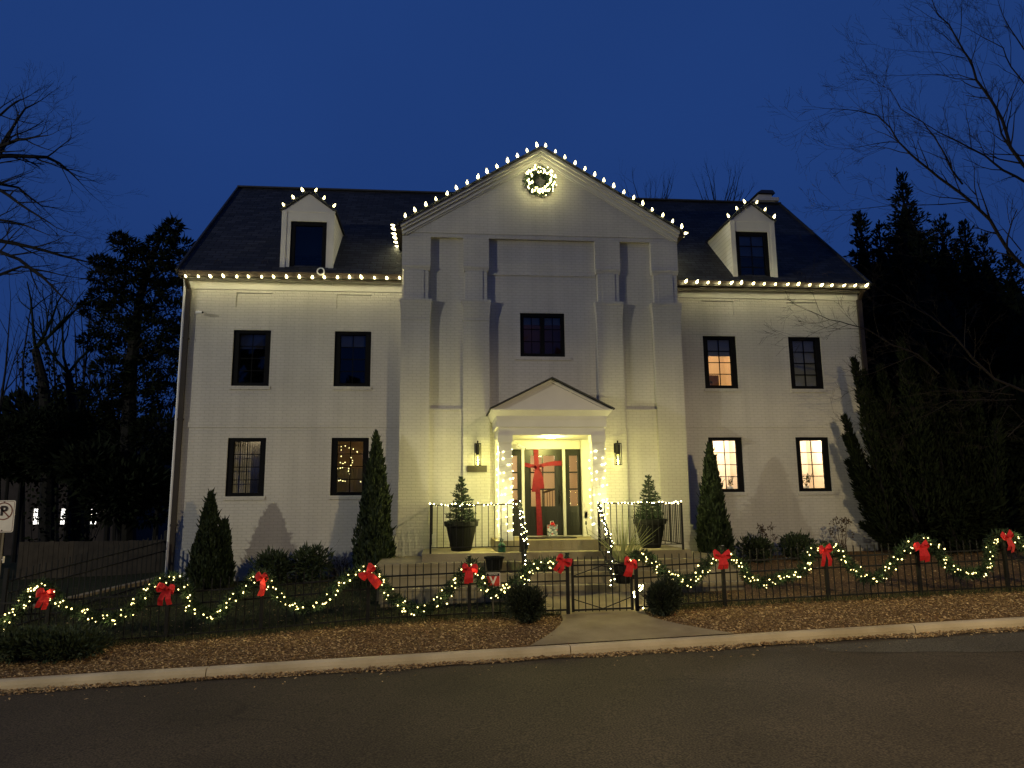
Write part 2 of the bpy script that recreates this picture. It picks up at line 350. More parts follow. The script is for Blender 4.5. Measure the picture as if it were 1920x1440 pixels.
for n_ in M['patch'].node_tree.nodes:
    if n_.type == 'VALTORGB': n_.color_ramp.elements[0].color = (.030, .026, .020, 1); n_.color_ramp.elements[1].color = (.155, .135, .102, 1)
def zroad(x, y): return slope(x)+.016*min(4, -6.45-y if y < -6.45 else 0)-(.012 if y > -6.4 else 0)
mb = MB(); edge = [at(x, y, -8) for x, y in ()]; PX = rng_(3.4, 12, .2)
for x in PX: yl = -7.15-.34*(x-3.4)**.9-.03*math.sin(x*5); mb.v += [(x, yl, zroad(x, yl)+.005), (x, (yl-6.62)/2, zroad(x, (yl-6.62)/2)+.005), (x, -6.62, zroad(x, -6.62)+.005)]
mb.f = [(3*i+k, 3*i+3+k, 3*i+4+k, 3*i+1+k) for i in range(len(PX)-1) for k in (0, 1)]
structure(mb.build('road_patch', M['patch']))
# kerb in cast lengths with open joints
kb = MB(); kj = [-40]+[-34+5.6*i for i in range(5)]+[-5.95,-.42,5.35,11,16.6,22.2,28,40]
for a, b in zip(kj, kj[1:]):
    xs = rng_(a+.008, b-.008, .7)
    prof = [(-6.30,-.25),(-6.285,.085),(-6.265,.135),(-6.225,.152),(-6.10,.150),(-6.095,-.2)]
    vs = [(x, y+.006*math.sin(x*2.3), z+slope(x)) for x in xs for y, z in prof]; n = len(prof)
    fs = [(i*n+k, (i+1)*n+k, (i+1)*n+k+1, i*n+k+1) for i in range(len(xs)-1) for k in range(n-1)]+[tuple(range(n)), tuple(range((len(xs)-1)*n+n-1, (len(xs)-1)*n-1, -1))]
    kb.add(vs, fs)
structure(kb.build('kerb', M['kerb']))
# front walk: flared apron between kerb and gate, then on to the steps
def walk():
    mb = MB(); ys = rng_(-6.1,-4.62,.148)+rng_(-4.55,-3.3,.21)
    rows = []
    for y in ys:
        if y < -4.6: t = max(0, min(1, (y+6.1)/1.25)); a = -1.05*(1-t)**1.5+(-.30)*(1-(1-t)**1.5); b = 2.35*(1-t)**1.5+1.22*(1-(1-t)**1.5)
        else: a, b = -.55, 1.45
        rows.append([(a+(b-a)*i/10, y, zg(a+(b-a)*i/10, y)+.024+(.08*max(0,(y+4.6))/1.3)) for i in range(11)])
    mb.v = [p for r in rows for p in r]
    mb.f = [(j*11+i, j*11+i+1, (j+1)*11+i+1, (j+1)*11+i) for j in range(len(rows)-1) for i in range(10)]
    return structure(mb.build('front_path', M['conc']))
walk()

# ---------------------------------------------------------------- the house
BX = .05
HW = 8.76           # half width
ZB = .2
house = thing('brick_house', 'white painted brick house with a central gable bay and dark slate roof', 'house', (0, 0, ZB))
WC = [-7.169, -4.706, 4.82, 7.169]; WW = .904; Z2 = (5.261, 6.669); Z1 = (2.58, 3.984)
holes = [(x-WW/2, x+WW/2, z0, z1) for x in WC for z0, z1 in (Z1, Z2)]
mb = MB()
for a, b in ((-HW, -3.2), (3.2, HW)):
    pan = [(x-.44, x+.44, 7.24, 7.625) for x in WC if a < x < b]
    hs = [h for h in holes if a < h[0] < b]
    wall(mb, a, b, 1.36, 7.90, 0, hs+pan)
    for p in pan: mb.add([(p[0],.03,p[2]),(p[1],.03,p[2]),(p[1],.03,p[3]),(p[0],.03,p[3])], [(0,1,2,3)])
    mb.box(a, b, -.035, .2, ZB-.4, 1.36)                       # water table
    mb.box(a, b, -.016, .1, 4.235, 4.44)                       # string course
for s in (-1, 1):                                             # gable ends and back
    x = s*HW; mb.add([(x,0,ZB-.4),(x,8.6,ZB-.4),(x,8.6,7.95),(x,4.3,12.15),(x,0,7.95)], [(0,1,2,3,4) if s > 0 else (4,3,2,1,0)])
mb.add([(-HW,8.6,ZB-.4),(HW,8.6,ZB-.4),(HW,8.6,7.95),(-HW,8.6,7.95)], [(3,2,1,0)])
mb.build('wall', M['brick'], house, uv=True)
# frieze board under the gutter
for a, b in ((-HW, -3.47), (3.57, HW)):
    mb = MB(); mb.box(a, b, -.022, .05, 7.70, 7.92); mb.box(a-.06*(a<-5), b+.06*(b>5), -.24, -.018, 7.90, 7.935); mb.build('frieze_board', M['render'], house)
for a, b in ((-HW-.14, -3.50), (3.60, HW+.16)):
    mb = MB(); mb.box(a, b, -.37, -.25, 7.93, 8.045); mb.box(a, b, -.385, -.36, 8.02, 8.06); mb.box(a, b, -.25, -.2, 7.89, 8.07); mb.build('gutter', M['gutter'], house)
# main roof
mb = MB(); EY, EZ, RY, RZ = -.36, 8.05, 4.3, 12.32
SL = (RZ-EZ)/(RY-EY)
for s in (1,):
    mb.add([(-HW-.16,EY,EZ),(HW+.16,EY,EZ),(HW+.20,RY,RZ),(-HW-.20,RY,RZ)], [(0,1,2,3)])
    mb.add([(-HW-.16,8.96,EZ),(HW+.16,8.96,EZ),(HW+.20,RY,RZ),(-HW-.20,RY,RZ)], [(3,2,1,0)])
    mb.add([(-HW-.16,EY,EZ-.09),(HW+.16,EY,EZ-.09),(HW+.20,RY,RZ-.09),(-HW-.20,RY,RZ-.09)], [(3,2,1,0)])
    mb.add([(-HW-.16,8.96,EZ-.09),(HW+.16,8.96,EZ-.09),(HW+.20,RY,RZ-.09),(-HW-.20,RY,RZ-.09)], [(0,1,2,3)])
roof = mb.build('roof', M['slate'], house, uv='roofx')
mb = MB()
for s in (-1, 1):
    x = s*(HW+.18)
    mb.bar((x, EY, EZ-.03), (x, RY, RZ-.03), .05, .16); mb.bar((x, 8.96, EZ-.03), (x, RY, RZ-.03), .05, .16)
mb.bar((-HW-.2, RY, RZ+.01), (HW+.2, RY, RZ+.01), .2, .05)
mb.build('roof_trim', M['darkroof'], roof)
for x, yy in [(-6.95,.05),(-4.7,-.02),(-4.3,0.0),(-8.1,.0),(4.1,.02),(4.6,.0),(7.2,.05),(7.9,.0)]:   # snow guards
    z = EZ+(yy-EY)*SL; mb = MB(); mb.tube([(x-.07,yy,z+.0),(x-.05,yy,z+.07),(x+.05,yy,z+.07),(x+.07,yy,z+.0)], .008, 5); mb.build('snow_guard', M['gutter'], roof)
mb = MB(); mb.box(8.42, 9.02, 4.75, 5.4, 11.3, 12.62); mb.box(8.34, 9.14, 4.67, 5.48, 12.62, 12.74); mb.box(8.44, 8.92, 4.75, 5.3, 12.74, 12.86)
ch = mb.build('chimney', M['brick'], roof, uv=True)
mb = MB(); mb.frustum((8.36,9.02,4.68,5.4,12.89),(8.58,9.0,4.8,5.3,13.06)); mb.box(8.48,8.88,4.8,5.26,12.84,12.90)
mb.build('chimney_cap', M['darkroof'], roof)
# downspouts at both corners
mb = MB(); mb.box(-HW-.02, -HW+.085, -.10, -.04, .55, 7.7); mb.bar((-HW+.03,-.07,7.68),(-HW+.0,-.30,7.95), .07)
for z in (1.9, 4.4, 6.4): mb.box(-HW-.035, -HW+.10, -.11, -.005, z, z+.05)
mb.build('downspout', M['gutter'], house)
mb = MB(); mb.tube([(-HW-.07,-.05,.5),(-HW-.07,-.05,7.75),(-HW-.02,-.25,7.93)], .038, 8); mb.build('drain_pipe', M['white'], house)
mb = MB(); mb.box(HW-.06, HW+.06, -.11, -.04, .9, 7.7); mb.bar((HW,-.07,7.68),(HW,-.30,7.95), .07); mb.tube([(HW+.12,-.02,1),(HW+.12,-.02,5.4)], .02, 6)
mb.build('downspout', M['gutter'], house)

# windows -----------------------------------------------------------------
def window(x, z0, z1, Y, parent, cols=2, rows=4, w=WW, shade=0, side=.135, top=.085, casement=False, label=None):
    y0 = Y+.035; a, b = x-w/2, x+w/2
    mb = MB(); e = .001
    mb.box(a+e, a+side, y0, y0+.09, z0+e, z1-e); mb.box(b-side, b-e, y0, y0+.09, z0+e, z1-e)
    mb.box(a+side, b-side, y0, y0+.09, z1-top, z1-e); mb.box(a+side, b-side, y0, y0+.09, z0+e, z0+top)
    if casement: mb.box(x-.055, x+.055, y0, y0+.088, z0+top, z1-top)
    mb.box(a+side-.03, a+side+.012, y0+.03, y0+.085, z0+top, z1-top); mb.box(b-side-.012, b-side+.03, y0+.03, y0+.085, z0+top, z1-top)
    f = mb.build('window', M['frame'], parent)
    if label: f['label'] = label
    mb = MB(); ga, gb, gc, gd = a+side, b-side, z0+top, z1-top
    cells = [(ga, x-.055), (x+.055, gb)] if casement else [(ga, gb)]
    for p, q in cells:
        for i in range(1, cols): xx = p+(q-p)*i/cols; mb.box(xx-.009, xx+.009, y0+.045, y0+.07, gc, gd)
        for j in range(1, rows): zz = gc+(gd-gc)*j/rows; mb.box(p, q, y0+.043, y0+.072, zz-.009, zz+.009)
    mb.build('muntin', M['frame'], f)
    mb = MB(); mb.box(ga-.01, gb+.01, y0+.055, y0+.061, gc-.01, gd+.01); mb.build('pane', M['glass'], f)
    if shade:
        mb = MB(); mb.box(ga-.02, gb+.02, y0+.105, y0+.112, gd-(gd-gc)*shade, gd+.03); mb.box(ga-.02, gb+.02, y0+.10, y0+.117, gd-(gd-gc)*shade-.03, gd-(gd-gc)*shade)
        mb.build('roller_shade', M['shade'], f)
    return f, y0+.1
def sill(x, w, z, Y, f):
    mb = MB(); mb.box(x-w/2-.03, x+w/2+.03, Y-.028, Y+.02, z-.085, z-.004); mb.build('sill', M['brick'], f, uv=True)
def room(x, z0, z1, y, f, m, hw=1.05, depth=2.2, low=.6, hi=.35):
    mb = MB(); a, b, c, d, Y0, Y1 = x-hw, x+hw, z0-low, z1+hi, y+.13, y+depth
    mb.add([(a,Y0,c),(b,Y0,c),(b,Y1,c),(a,Y1,c),(a,Y0,d),(b,Y0,d),(b,Y1,d),(a,Y1,d)], [(0,1,2,3),(4,7,6,5),(1,5,6,2),(2,6,7,3),(3,7,4,0)])
    mb.box(a, b, Y1-.03, Y1-.001, c, c+.12)
    return mb.build('room', m, f)
def curtains(x, z0, z1, y, f, w, m, amp=.022, gap=0, n=70):
    mb = MB(); vs = []
    for i in range(n+1):
        u = -1+2*i/n; xx = x+u*w/2
        yy = y+amp*math.sin(i*1.35)+amp*.5*math.sin(i*.61+1); vs += [(xx, yy, z0), (xx, yy, z1)]
    fs = [(2*i, 2*i+2, 2*i+3, 2*i+1) for i in range(n) if abs(-1+2*(i+.5)/n) > gap]
    mb.add(vs, fs); return mb.build('curtain', m, f, smooth=True)
for x in WC:
    for z0, z1 in (Z1, Z2):
        up = z0 > 4; L = x < 0; outer = abs(x) > 6
        sh = .27 if (up and L and outer) else .33 if (up and not L and not outer) else .98 if (up and outer) else .22 if up else 0
        lab = {(0,0,0):'window with fairy lights glowing inside', (0,0,1):'window with closed white curtains', (0,1,0):'brightly lit warm window', (0,1,1):'brightly lit warm window with a leafy plant',
               (1,1,0):'lit window under a half lowered shade', (1,1,1):'dark window with its shade drawn'}.get((int(up), int(not L), int(outer)))
        f, yb = window(x, z0, z1, 0, house, shade=sh, label=lab); sill(x, WW, z0, 0, f)
        lit = (not L) and not (up and outer)
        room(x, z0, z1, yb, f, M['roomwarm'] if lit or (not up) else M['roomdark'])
        if not up and L and outer: curtains(x, z0-.05, z1+.12, yb+.30, f, 1.9, M['curtain'], .011, n=160); lamp('ceiling_light', 'POINT', (x+.1, yb+.16, z1+.2), 3.2, (1,.84,.6), f, .06)
        if not up and L and not outer:
            curtains(x-.1, z0-.3, z0+.72, yb+1.3, f, 1.7, M['curtain'], .03); lamp('ceiling_light', 'POINT', (x+.75, yb+1.5, z0+1.0), 2.6, (1,.70,.38), f, .06)
        if lit:
            p = 250 if not up else 75
            lamp('ceiling_light', 'POINT', (x+(.5 if not up else -.2), yb+1.0, z1+.15), p, (1,.70,.42) if up else (1,.86,.70), f, .1)
            if not up and outer: curtains(x-.18, z0-.3, z1-.25, yb+1.7, f, .5, M['curtain'], .03)
# centre casement pair
CW = (.04, 1.13, 5.965, 7.085)
fc, yb = window(CW[0], CW[2], CW[3], -.48, house, 2, 3, CW[1], .17, .085, .085, True, 'dark pair of casements with blinds at the top')
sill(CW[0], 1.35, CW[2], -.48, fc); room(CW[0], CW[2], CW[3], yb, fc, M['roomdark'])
lamp('ceiling_light', 'POINT', (CW[0]-.2, yb+1.2, CW[3]+.1), 3.0, (1,.42,.34), fc, .06)

# centre bay --------------------------------------------------------------
b0, b1 = BX-3.53, BX+3.53; FY = -.48
DO = (-.95+.0, 1.0, 1.55, 3.83)
mb = MB()
wall(mb, b0, b1, .5, 9.16, FY, [(CW[0]-CW[1]/2, CW[0]+CW[1]/2, CW[2], CW[3]), DO])
for x, s in ((b0, -1), (b1, 1)): mb.add([(x,FY,.5),(x,2.5,.5),(x,2.5,9.2),(x,FY,9.2)], [(0,1,2,3) if s > 0 else (3,2,1,0)])
mb.prism([(b0, 9.10), (b1, 9.10), (BX, 11.20)], -.60, -.40)                       # pediment field
mb.prism([(b0, 8.99), (b1, 8.99), (b1, 9.098), (b0, 9.098)], -.585, -.47)
for s in (-1, 1):
    for p, q in ((1.36, 2.01), (2.82, 3.53)):
        x0, x1 = sorted((BX+s*p, BX+s*q)); ou = q > 3; cx = (x0+x1)/2
        w = (x1-x0)/2
        mb.box(x0, x1, -.62, FY+.01, .5, 6.87)
        mb.frustum((x0, x1, -.62, FY+.01, 6.87), (x0-.035, x1+.035, -.665, FY+.01, 7.30)); mb.box(x0-.045, x1+.045, -.675, FY+.01, 7.30, 7.36)
        mb.box(x0-.012, x1+.012, -.632, FY+.01, 6.83, 6.87)
        mb.box(x0+.05, x1-.05, -.605, FY+.01, 7.36, 8.12)
        mb.box(x0+.16, x1-.16, -.622, FY+.01, 7.36, 8.12)
        mb.frustum((x0+.02, x1-.02, -.61, FY+.01, 8.12), (x0, x1, -.64, FY+.01, 8.22)); mb.box(x0, x1, -.61, FY+.01, 8.22, 8.99)
    x0, x1 = sorted((BX+s*2.01, BX+s*2.82))
    mb.box(x0, x1, -.545, FY+.01, .5, 4.60); mb.box(x0, x1, -.56, FY+.01, 4.60, 4.635)
mb.box(BX-1.36, BX+1.36, -.505, FY+.01, 8.06, 8.10)
for s in (-1, 1):                                              # stepped plinth
    for k, z in enumerate((1.82, 1.66, 1.54)):
        x0, x1 = sorted((BX+s*2.60, BX+s*(3.53+.05*(k+1)))); mb.box(x0, x1, -.66-.04*k, .0, .5+.001*k, z)
bay = mb.build('bay_wall', M['brick'], house, uv=True)
mb = MB()
GS = .60
def rake(mb, hw, zt, th, y0, y1, apex=None):
    for s in (-1, 1):
        za = zt+GS*hw
        poly = [(BX+s*hw, zt), (BX, za), (BX, za-th), (BX+s*hw, zt-th)]
        if s > 0: poly = poly[::-1]
        mb.prism(poly[::-1] if False else poly, y0, y1)
rake(mb, 3.57, 9.265, .085, -.76, -.3); rake(mb, 3.55, 9.182, .075, -.71, -.3); rake(mb, 3.53, 9.11, .10, -.655, -.3); rake(mb, 3.45, 9.06, .05, -.625, -.3)
mb.build('gable_moulding', M['render'], house)
mb = MB()
for s in (-1, 1):
    hw = 3.66; zt = 9.25; za = zt+GS*hw
    vs = [(BX+s*hw,-.80,zt),(BX,-.80,za),(BX,7,za),(BX+s*hw,7,zt),(BX+s*hw,-.80,zt-.05),(BX,-.80,za-.05),(BX,7,za-.05),(BX+s*hw,7,zt-.05)]
    mb.add(vs, [(0,1,2,3),(7,6,5,4),(4,5,1,0),(6,7,3,2),(7,4,0,3)])
mb.build('bay_roof', M['slate'], house, uv='roofy')
for s in (-1, 1): mb = MB(); mb.box(*sorted((BX+s*3.56, BX+s*3.70)), -.72, 1.3, 9.125, 9.24); mb.build('gutter', M['gutter'], house)

# dormers -------------------------------------------------------------------
def dormer(x0, x1, zb, ze, za, w0, w1, wt, wb, lab, shade):
    cx = (x0+x1)/2; Y = -.10; mb = MB()
    wall(mb, x0, x1, zb, ze, Y, [(w0, w1, wb, wt)], .1)
    mb.add([(x0,Y,ze),(x1,Y,ze),(cx,Y,za)], [(0,1,2)])
    for x, w in ((x0, .11), (x1, -.11)): mb.box(*sorted((x-.012*(1 if w > 0 else -1), x+w)), Y-.02, Y+.02, zb-.0, ze)
    mb.box(x0-.03, x1+.03, Y-.012, Y+.02, ze-.03, ze+.02)
    d = mb.build('dormer', M['render'], house, uv=True); d['label'] = lab
    mb = MB()
    for x, s in ((x0, -1), (x1, 1)): mb.add([(x,Y,zb-.3),(x,2.6,zb-.3),(x,2.6,ze),(x,Y,ze)], [(0,1,2,3) if s > 0 else (3,2,1,0)])
    mb.build('cheek', M['siding'], d, uv=True)
    mb = MB()
    for s in (-1, 1):
        hw = (x1-x0)/2+.06; sl = (za-ze)/((x1-x0)/2); z = ze-.06*sl+.02; zz = za+.02
        vs = [(cx+s*hw,Y-.05,z),(cx,Y-.05,zz),(cx,4,zz),(cx+s*hw,4,z),(cx+s*hw,Y-.05,z+.05),(cx,Y-.05,zz+.05),(cx,4,zz+.05),(cx+s*hw,4,z+.05)]
        mb.add(vs, [(3,2,1,0),(4,5,6,7),(0,1,5,4),(2,3,7,6),(0,4,7,3)])
    mb.build('dormer_roof', M['slate'], d, uv='roofy')
    mb = MB(); sd = .11; y0 = Y+.03
    mb.box(w0+.001, w0+sd, y0, y0+.09, wb, wt-.001); mb.box(w1-sd, w1-.001, y0, y0+.09, wb, wt-.001); mb.box(w0+sd, w1-sd, y0, y0+.09, wt-.1, wt-.001); mb.box(w0+sd, w1-sd, y0, y0+.09, wb, wb+.08)
    if shade:
        mx = (w0+w1)/2; mb.box(mx-.009, mx+.009, y0+.03, y0+.06, wb, wt)
        for k in (1, 2, 3): z = wb+.08+(wt-wb-.18)*k/4; mb.box(w0+sd, w1-sd, y0+.028, y0+.062, z-.009, z+.009)
    mb.build('window_frame', M['frame'], d)
    mb = MB(); mb.box(w0+sd-.01, w1-sd+.01, y0+.045, y0+.051, wb, wt-.05); mb.build('pane', M['glass'], d)
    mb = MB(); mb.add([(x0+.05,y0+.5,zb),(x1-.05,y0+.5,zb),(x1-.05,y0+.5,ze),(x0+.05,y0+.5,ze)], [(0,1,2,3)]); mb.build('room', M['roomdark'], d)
    mb = MB()
    if shade: mb.box(w0+.05, w1-.05, y0+.10, y0+.107, wt-.70, wt); mb.build('roller_shade', M['shade'], d)
    return d
def P(x, y, Y): p = at(x, y, Y); return p.x, p.z
dz = P(580, 513, -.1)[1]
dormer(P(530,400,-.1)[0], P(627,400,-.1)[0], dz, P(580,396,-.1)[1], P(580,363,-.1)[1], P(544,450,-.1)[0], P(612,450,-.1)[0], P(580,415,-.1)[1], dz+.01, 'dormer with a bare dark window', False)
dz2 = P(1415, 526, -.1)[1]
dormer(P(1369,415,-.1)[0], P(1450,415,-.1)[0], dz2, P(1410,414,-.1)[1], P(1405,383,-.1)[1], P(1379,440,-.1)[0], P(1440,440,-.1)[0], P(1410,434,-.1)[1], dz2+.01, 'dormer with a half drawn shade in its window', True)

# portico ------------------------------------------------------------------
mb = MB(); PY = -1.95
mb.box(-1.20+.01, 1.22+.01, PY+.03, -.5, 3.872, 4.05); mb.box(-1.24, 1.265, PY, -.5, 4.05, 4.232)
mb.box(-1.25, 1.275, PY-.02, -.5, 4.232, 4.30)
mb.frustum((-1.265, 1.29, PY-.035, -.5, 4.30), (-1.36, 1.385, PY-.13, -.5, 4.42)); mb.box(-1.37, 1.395, PY-.14, -.5, 4.42, 4.442)
pt = mb.build('portico', M['render'], house)
mb = MB(); mb.prism([(-1.3, 4.442), (1.33, 4.442), (.015, 5.11)], PY-.02, -.55); mb.build('pediment', M['render'], pt)
mb = MB(); ps = (5.135-4.44)/1.385
for s in (-1, 1):
    hw = 1.385
    poly = [(.015+s*hw, 4.443), (.015, 5.135), (.015, 5.06), (.015+s*(hw-.14), 4.443)]
    mb.prism(poly if s < 0 else poly[::-1], PY-.05, -.5)
mb.build('raking_moulding', M['render'], pt)
mb = MB()
for s in (-1, 1):
    hw = 1.42; vs = []
    for y in (PY-.16, -.5): vs += [(.015+s*hw,y,4.438),(.015,y,5.148),(.015,y,5.175),(.015+s*hw,y,4.465)]
    mb.add(vs, [(0,1,2,3),(7,6,5,4),(0,4,5,1),(3,2,6,7),(0,3,7,4)])
mb.build('portico_roof', M['darkroof'], pt)
for x in (-1.05, 1.07):
    mb = MB(); w = .148
    mb.box(x-w, x+w, PY+.02, PY+.02+2*w, 1.60, 3.70); mb.box(x-w-.02, x+w+.02, PY, PY+.04+2*w, 3.70, 3.87); mb.box(x-w-.012, x+w+.012, PY+.008, PY+.032+2*w, 1.556, 1.64)
    mb.box(x-w-.008, x+w+.008, PY+.012, PY+.028+2*w, 3.64, 3.66)
    mb.build('post', M['render'], pt)
    mb = MB(); mb.box(x-.1, x+.1, -.52, -.47, 1.556, 3.87) if False else mb.box(x-.14, x+.14, -.60, -.47, 1.556, 3.87); mb.build('pilaster', M['render'], pt)
# ceiling fixture
mb = MB(); mb.lathe([(.13,0),(.12,-.03),(.0,-.035)], (.05,-1.48,3.871), 16); cf = mb.build('ceiling_light', emit('lit_ceiling_light', YEL, 9), pt, smooth=True)
lamp('porch_lamp', 'POINT', (.05,-1.48,3.74), PORCH_W, YEL, pt, .2)

# door unit ------------------------------------------------------------------
DY = -.40
mb = MB()
for a, b in ((-.95, -.905), (-.525, -.46), (.48, .548), (.955, 1.0)): mb.box(a, b, DY-.06, DY+.05, 1.55, 3.66)
mb.box(-.95, 1.0, DY-.061, DY+.05, 3.66, 3.829); mb.box(-1.03, -.951, -.52, -.47, 1.557, 3.868); mb.box(1.001, 1.08, -.52, -.47, 1.557, 3.868)
mb.box(-.905, .955, DY-.05, DY+.05, 1.545, 1.575)
du = mb.build('door_frame', M['render'], house)
def leafdoor(name, a, b, cols, ga, gb, par):
    z0, z1, g0, g1 = 1.578, 3.655, 2.275, 3.50; y = DY-.015
    mb = MB(); mb.box(a, ga, y, y+.045, z0, z1); mb.box(gb, b, y, y+.045, z0, z1); mb.box(ga, gb, y, y+.045, g1, z1); mb.box(ga, gb, y, y+.045, z0, g0)
    pw = (b-a)*.17
    for p, q in (((a+.1, (a+b)/2-.04), ((a+b)/2+.04, b-.1)) if cols == 2 else ((ga+.02, gb-.02),)):     # moulded lower panels
        mb.box(p, q, y-.012, y+.002, 1.80, 1.83); mb.box(p, q, y-.012, y+.002, 2.12, 2.15); mb.box(p, p+.03, y-.012, y+.002, 1.83, 2.12); mb.box(q-.03, q, y-.012, y+.002, 1.83, 2.12)
    d = mb.build(name, M['door'], house)
    mb = MB()
    if cols == 2: mb.box((ga+gb)/2-.018, (ga+gb)/2+.018, y+.005, y+.04, g0, g1); mb.build('glazing_bar', M['door'], d)
    for k in (1, 2): z = g0+(g1-g0)*k/3; mb = MB(); mb.box(ga, gb, y+.004, y+.041, z-.018, z+.018); mb.build('glazing_bar', M['door'], d)
    mb = MB(); mb.box(ga-.004, gb+.004, y+.02, y+.026, g0-.004, g1+.004); mb.build('pane', M['glass'], d)
    return d
fd = leafdoor('front_door', -.455, .475, 2, -.30, .29, house)
leafdoor('sidelight', -.90, -.53, 1, -.81, -.63, house); leafdoor('sidelight', .553, .95, 1, .655, .855, house)
mb = MB(); mb.box(.385, .425, DY-.05, DY-.012, 2.30, 2.72) ; mb.tube([(.405,DY-.05,2.32),(.405,DY-.10,2.36),(.405,DY-.10,2.52),(.405,DY-.05,2.56)], .012, 6); mb.lathe([(.03,0),(.03,.02)], (.405,DY-.06,2.62), 10)
mb.build('handle', M['brass'], fd)
mb = MB(); a,b,c,d2,Y0,Y1 = -1.5,1.6,1.5,4.1,-.30,3.0
mb.add([(a,Y0,c),(b,Y0,c),(b,Y1,c),(a,Y1,c),(a,Y0,d2),(b,Y0,d2),(b,Y1,d2),(a,Y1,d2)], [(0,1,2,3),(4,7,6,5),(1,5,6,2),(2,6,7,3),(3,7,4,0)])
mb.build('hall', M['roomwarm'], house)
lamp('hall_light', 'POINT', (-.25, 1.3, 3.7), 72, (1,.76,.48), house, .12)
mb = MB()   # stair rail and console seen through the panes
for i in range(9): mb.box(.25+i*.075, .265+i*.075, 1.2+i*.03, 1.22+i*.03, 1.5, 2.62+.02*i)
mb.bar((.2,1.18,2.62),(.95,1.5,2.82), .05); mb.box(-.8,-.25,1.9,2.3,1.5,2.45)
mb.build('stair_rail', M['wood'], house)
# ---------------------------------------------------------------- stoop
st = thing('concrete_stoop', 'stained concrete stoop with broad steps leading up to the front door', 'steps', (0, -1.8, .4))
mb = MB(); mb.box(-1.29, 1.31, -2.06, -.45, 1.331, 1.556); mb.build('door_step', M['stoop'], st)
mb = MB(); mb.box(-2.86, 2.92, -2.5, -.45, 1.0, 1.331); mb.build('porch_slab', M['stoop'], st)
for k, (yf, zt, x) in enumerate(((-2.86, 1.17, 3.75), (-3.14, .965, 3.68), (-3.42, .745, 3.62))):
    mb = MB(); mb.box(-x-.0, x+.05, yf, yf+.6 if k else -.4, .1, zt-.05); mb.box(-x-.015, x+.065, yf-.015, yf+.6 if k else -.4, zt-.05, zt); mb.build('step', M['stoop'], st)
# doormat, gift bag, ribbon on the door
mb = MB(); mb.box(-.50, .62, -1.45, -.75, 1.557, 1.575); tag(mb.build('doormat', M['door']), 'thin dark doormat lying in front of the front door', 'doormat')
g = thing('gift_bag', 'small grey and white patterned gift bag with a red bow, left at the front door', 'gift bag', (.17, -.62, 1.577))
m, t, b = newmat('patterned_paper'); vo = t.nodes.new('ShaderNodeTexVoronoi'); vo.inputs['Scale'].default_value = 26
tcn = t.nodes.new('ShaderNodeTexCoord'); t.links.new(tcn.outputs['Object'], vo.inputs['Vector']); rr = t.nodes.new('ShaderNodeValToRGB'); rr.color_ramp.interpolation = 'CONSTANT'
for p, c in ((.0,(.10,.13,.14,1)),(.35,(.55,.56,.55,1)),(.62,(.25,.30,.32,1)),(.8,(.5,.06,.06,1))):
    e = rr.color_ramp.elements[0] if p == 0 else rr.color_ramp.elements.new(p); e.color = c; e.position = p
t.links.new(vo.outputs['Color'], rr.inputs[0]); t.links.new(rr.outputs[0], b.inputs['Base Color'])
mb = MB(); mb.frustum((.06,.29,-.66,-.56,1.577),(.05,.30,-.67,-.55,1.84)); mb.build('bag', m, g)
mb = MB(); mb.tube([(.12,-.665,1.84),(.13,-.665,1.92),(.19,-.665,1.93),(.22,-.665,1.84)], .008, 5); mb.build('handle', M['white'], g)
mb = MB()
for k in range(7): a = k*.9; mb.tube([(.175,-.67,1.85),(.175+.05*math.cos(a),-.69,1.86+.035*math.sin(a)),(.175+.02*math.cos(a+.5),-.70,1.86)], .012, 5)
mb.build('bow', M['red'], g)

def ribbon(mb, pts, w, t=.006, axis=None):
    """flat ribbon of real thickness along a path"""
    pts = [Vector(p) for p in pts]; vs = []
    ws = w if isinstance(w, (list, tuple)) else [w]*len(pts)
    for i, p in enumerate(pts):
        d = (pts[min(i+1, len(pts)-1)]-pts[max(i-1, 0)]).normalized(); ax = Vector(axis) if axis else Vector((0,1,0))
        s = d.cross(ax).normalized()*(ws[i]/2) if axis is None else ax.normalized()*(ws[i]/2)
        n = d.cross(s).normalized()*(t/2)
        vs += [p-s-n, p+s-n, p+s+n, p-s+n]
    fs = [(0,3,2,1), tuple(4*(len(pts)-1)+k for k in (0,1,2,3))]
    for i in range(len(pts)-1):
        for k in range(4): fs.append((4*i+k, 4*i+(k+1)%4, 4*i+4+(k+1)%4, 4*i+4+k))
    mb.add(vs, fs)
rb = thing('door_ribbon', 'broad red ribbon tied crosswise round the front door with a drooping bow', 'ribbon', (-.14, DY-.05, 2.6))
y = DY-.075
mb = MB(); ribbon(mb, [(-.17,y+.03,3.65),(-.16,y+.01,3.3),(-.15,y-.01,2.9),(-.13,y+.02,2.4),(-.11,y+.03,1.95),(-.10,y+.045,1.585)], [.12,.115,.12,.12,.13,.15]); mb.build('vertical_band', M['tulle'], rb)
mb = MB(); ribbon(mb, [(-.455,y+.05,3.29),(-.30,y+.01,3.25),(-.15,y,3.235),(.1,y+.01,3.29),(.30,y+.02,3.31),(.475,y+.05,3.315)], [.10,.09,.07,.09,.115,.12]); mb.build('horizontal_band', M['tulle'], rb)
mb = MB()
for s in (-1, 1):
    mb2 = [(-.14,y-.02,3.22),(-.14+s*.07,y-.07,3.27),(-.14+s*.13,y-.08,3.22),(-.14+s*.11,y-.09,3.13),(-.14+s*.04,y-.06,3.17)]
    ribbon(mb, mb2, .10, .01, (0,1,.2))
mb.lathe([(.0,-.04),(.04,-.025),(.045,0),(.04,.025),(0,.04)], (-.14,y-.05,3.20), 8); mb.build('bow', M['tulle'], rb)
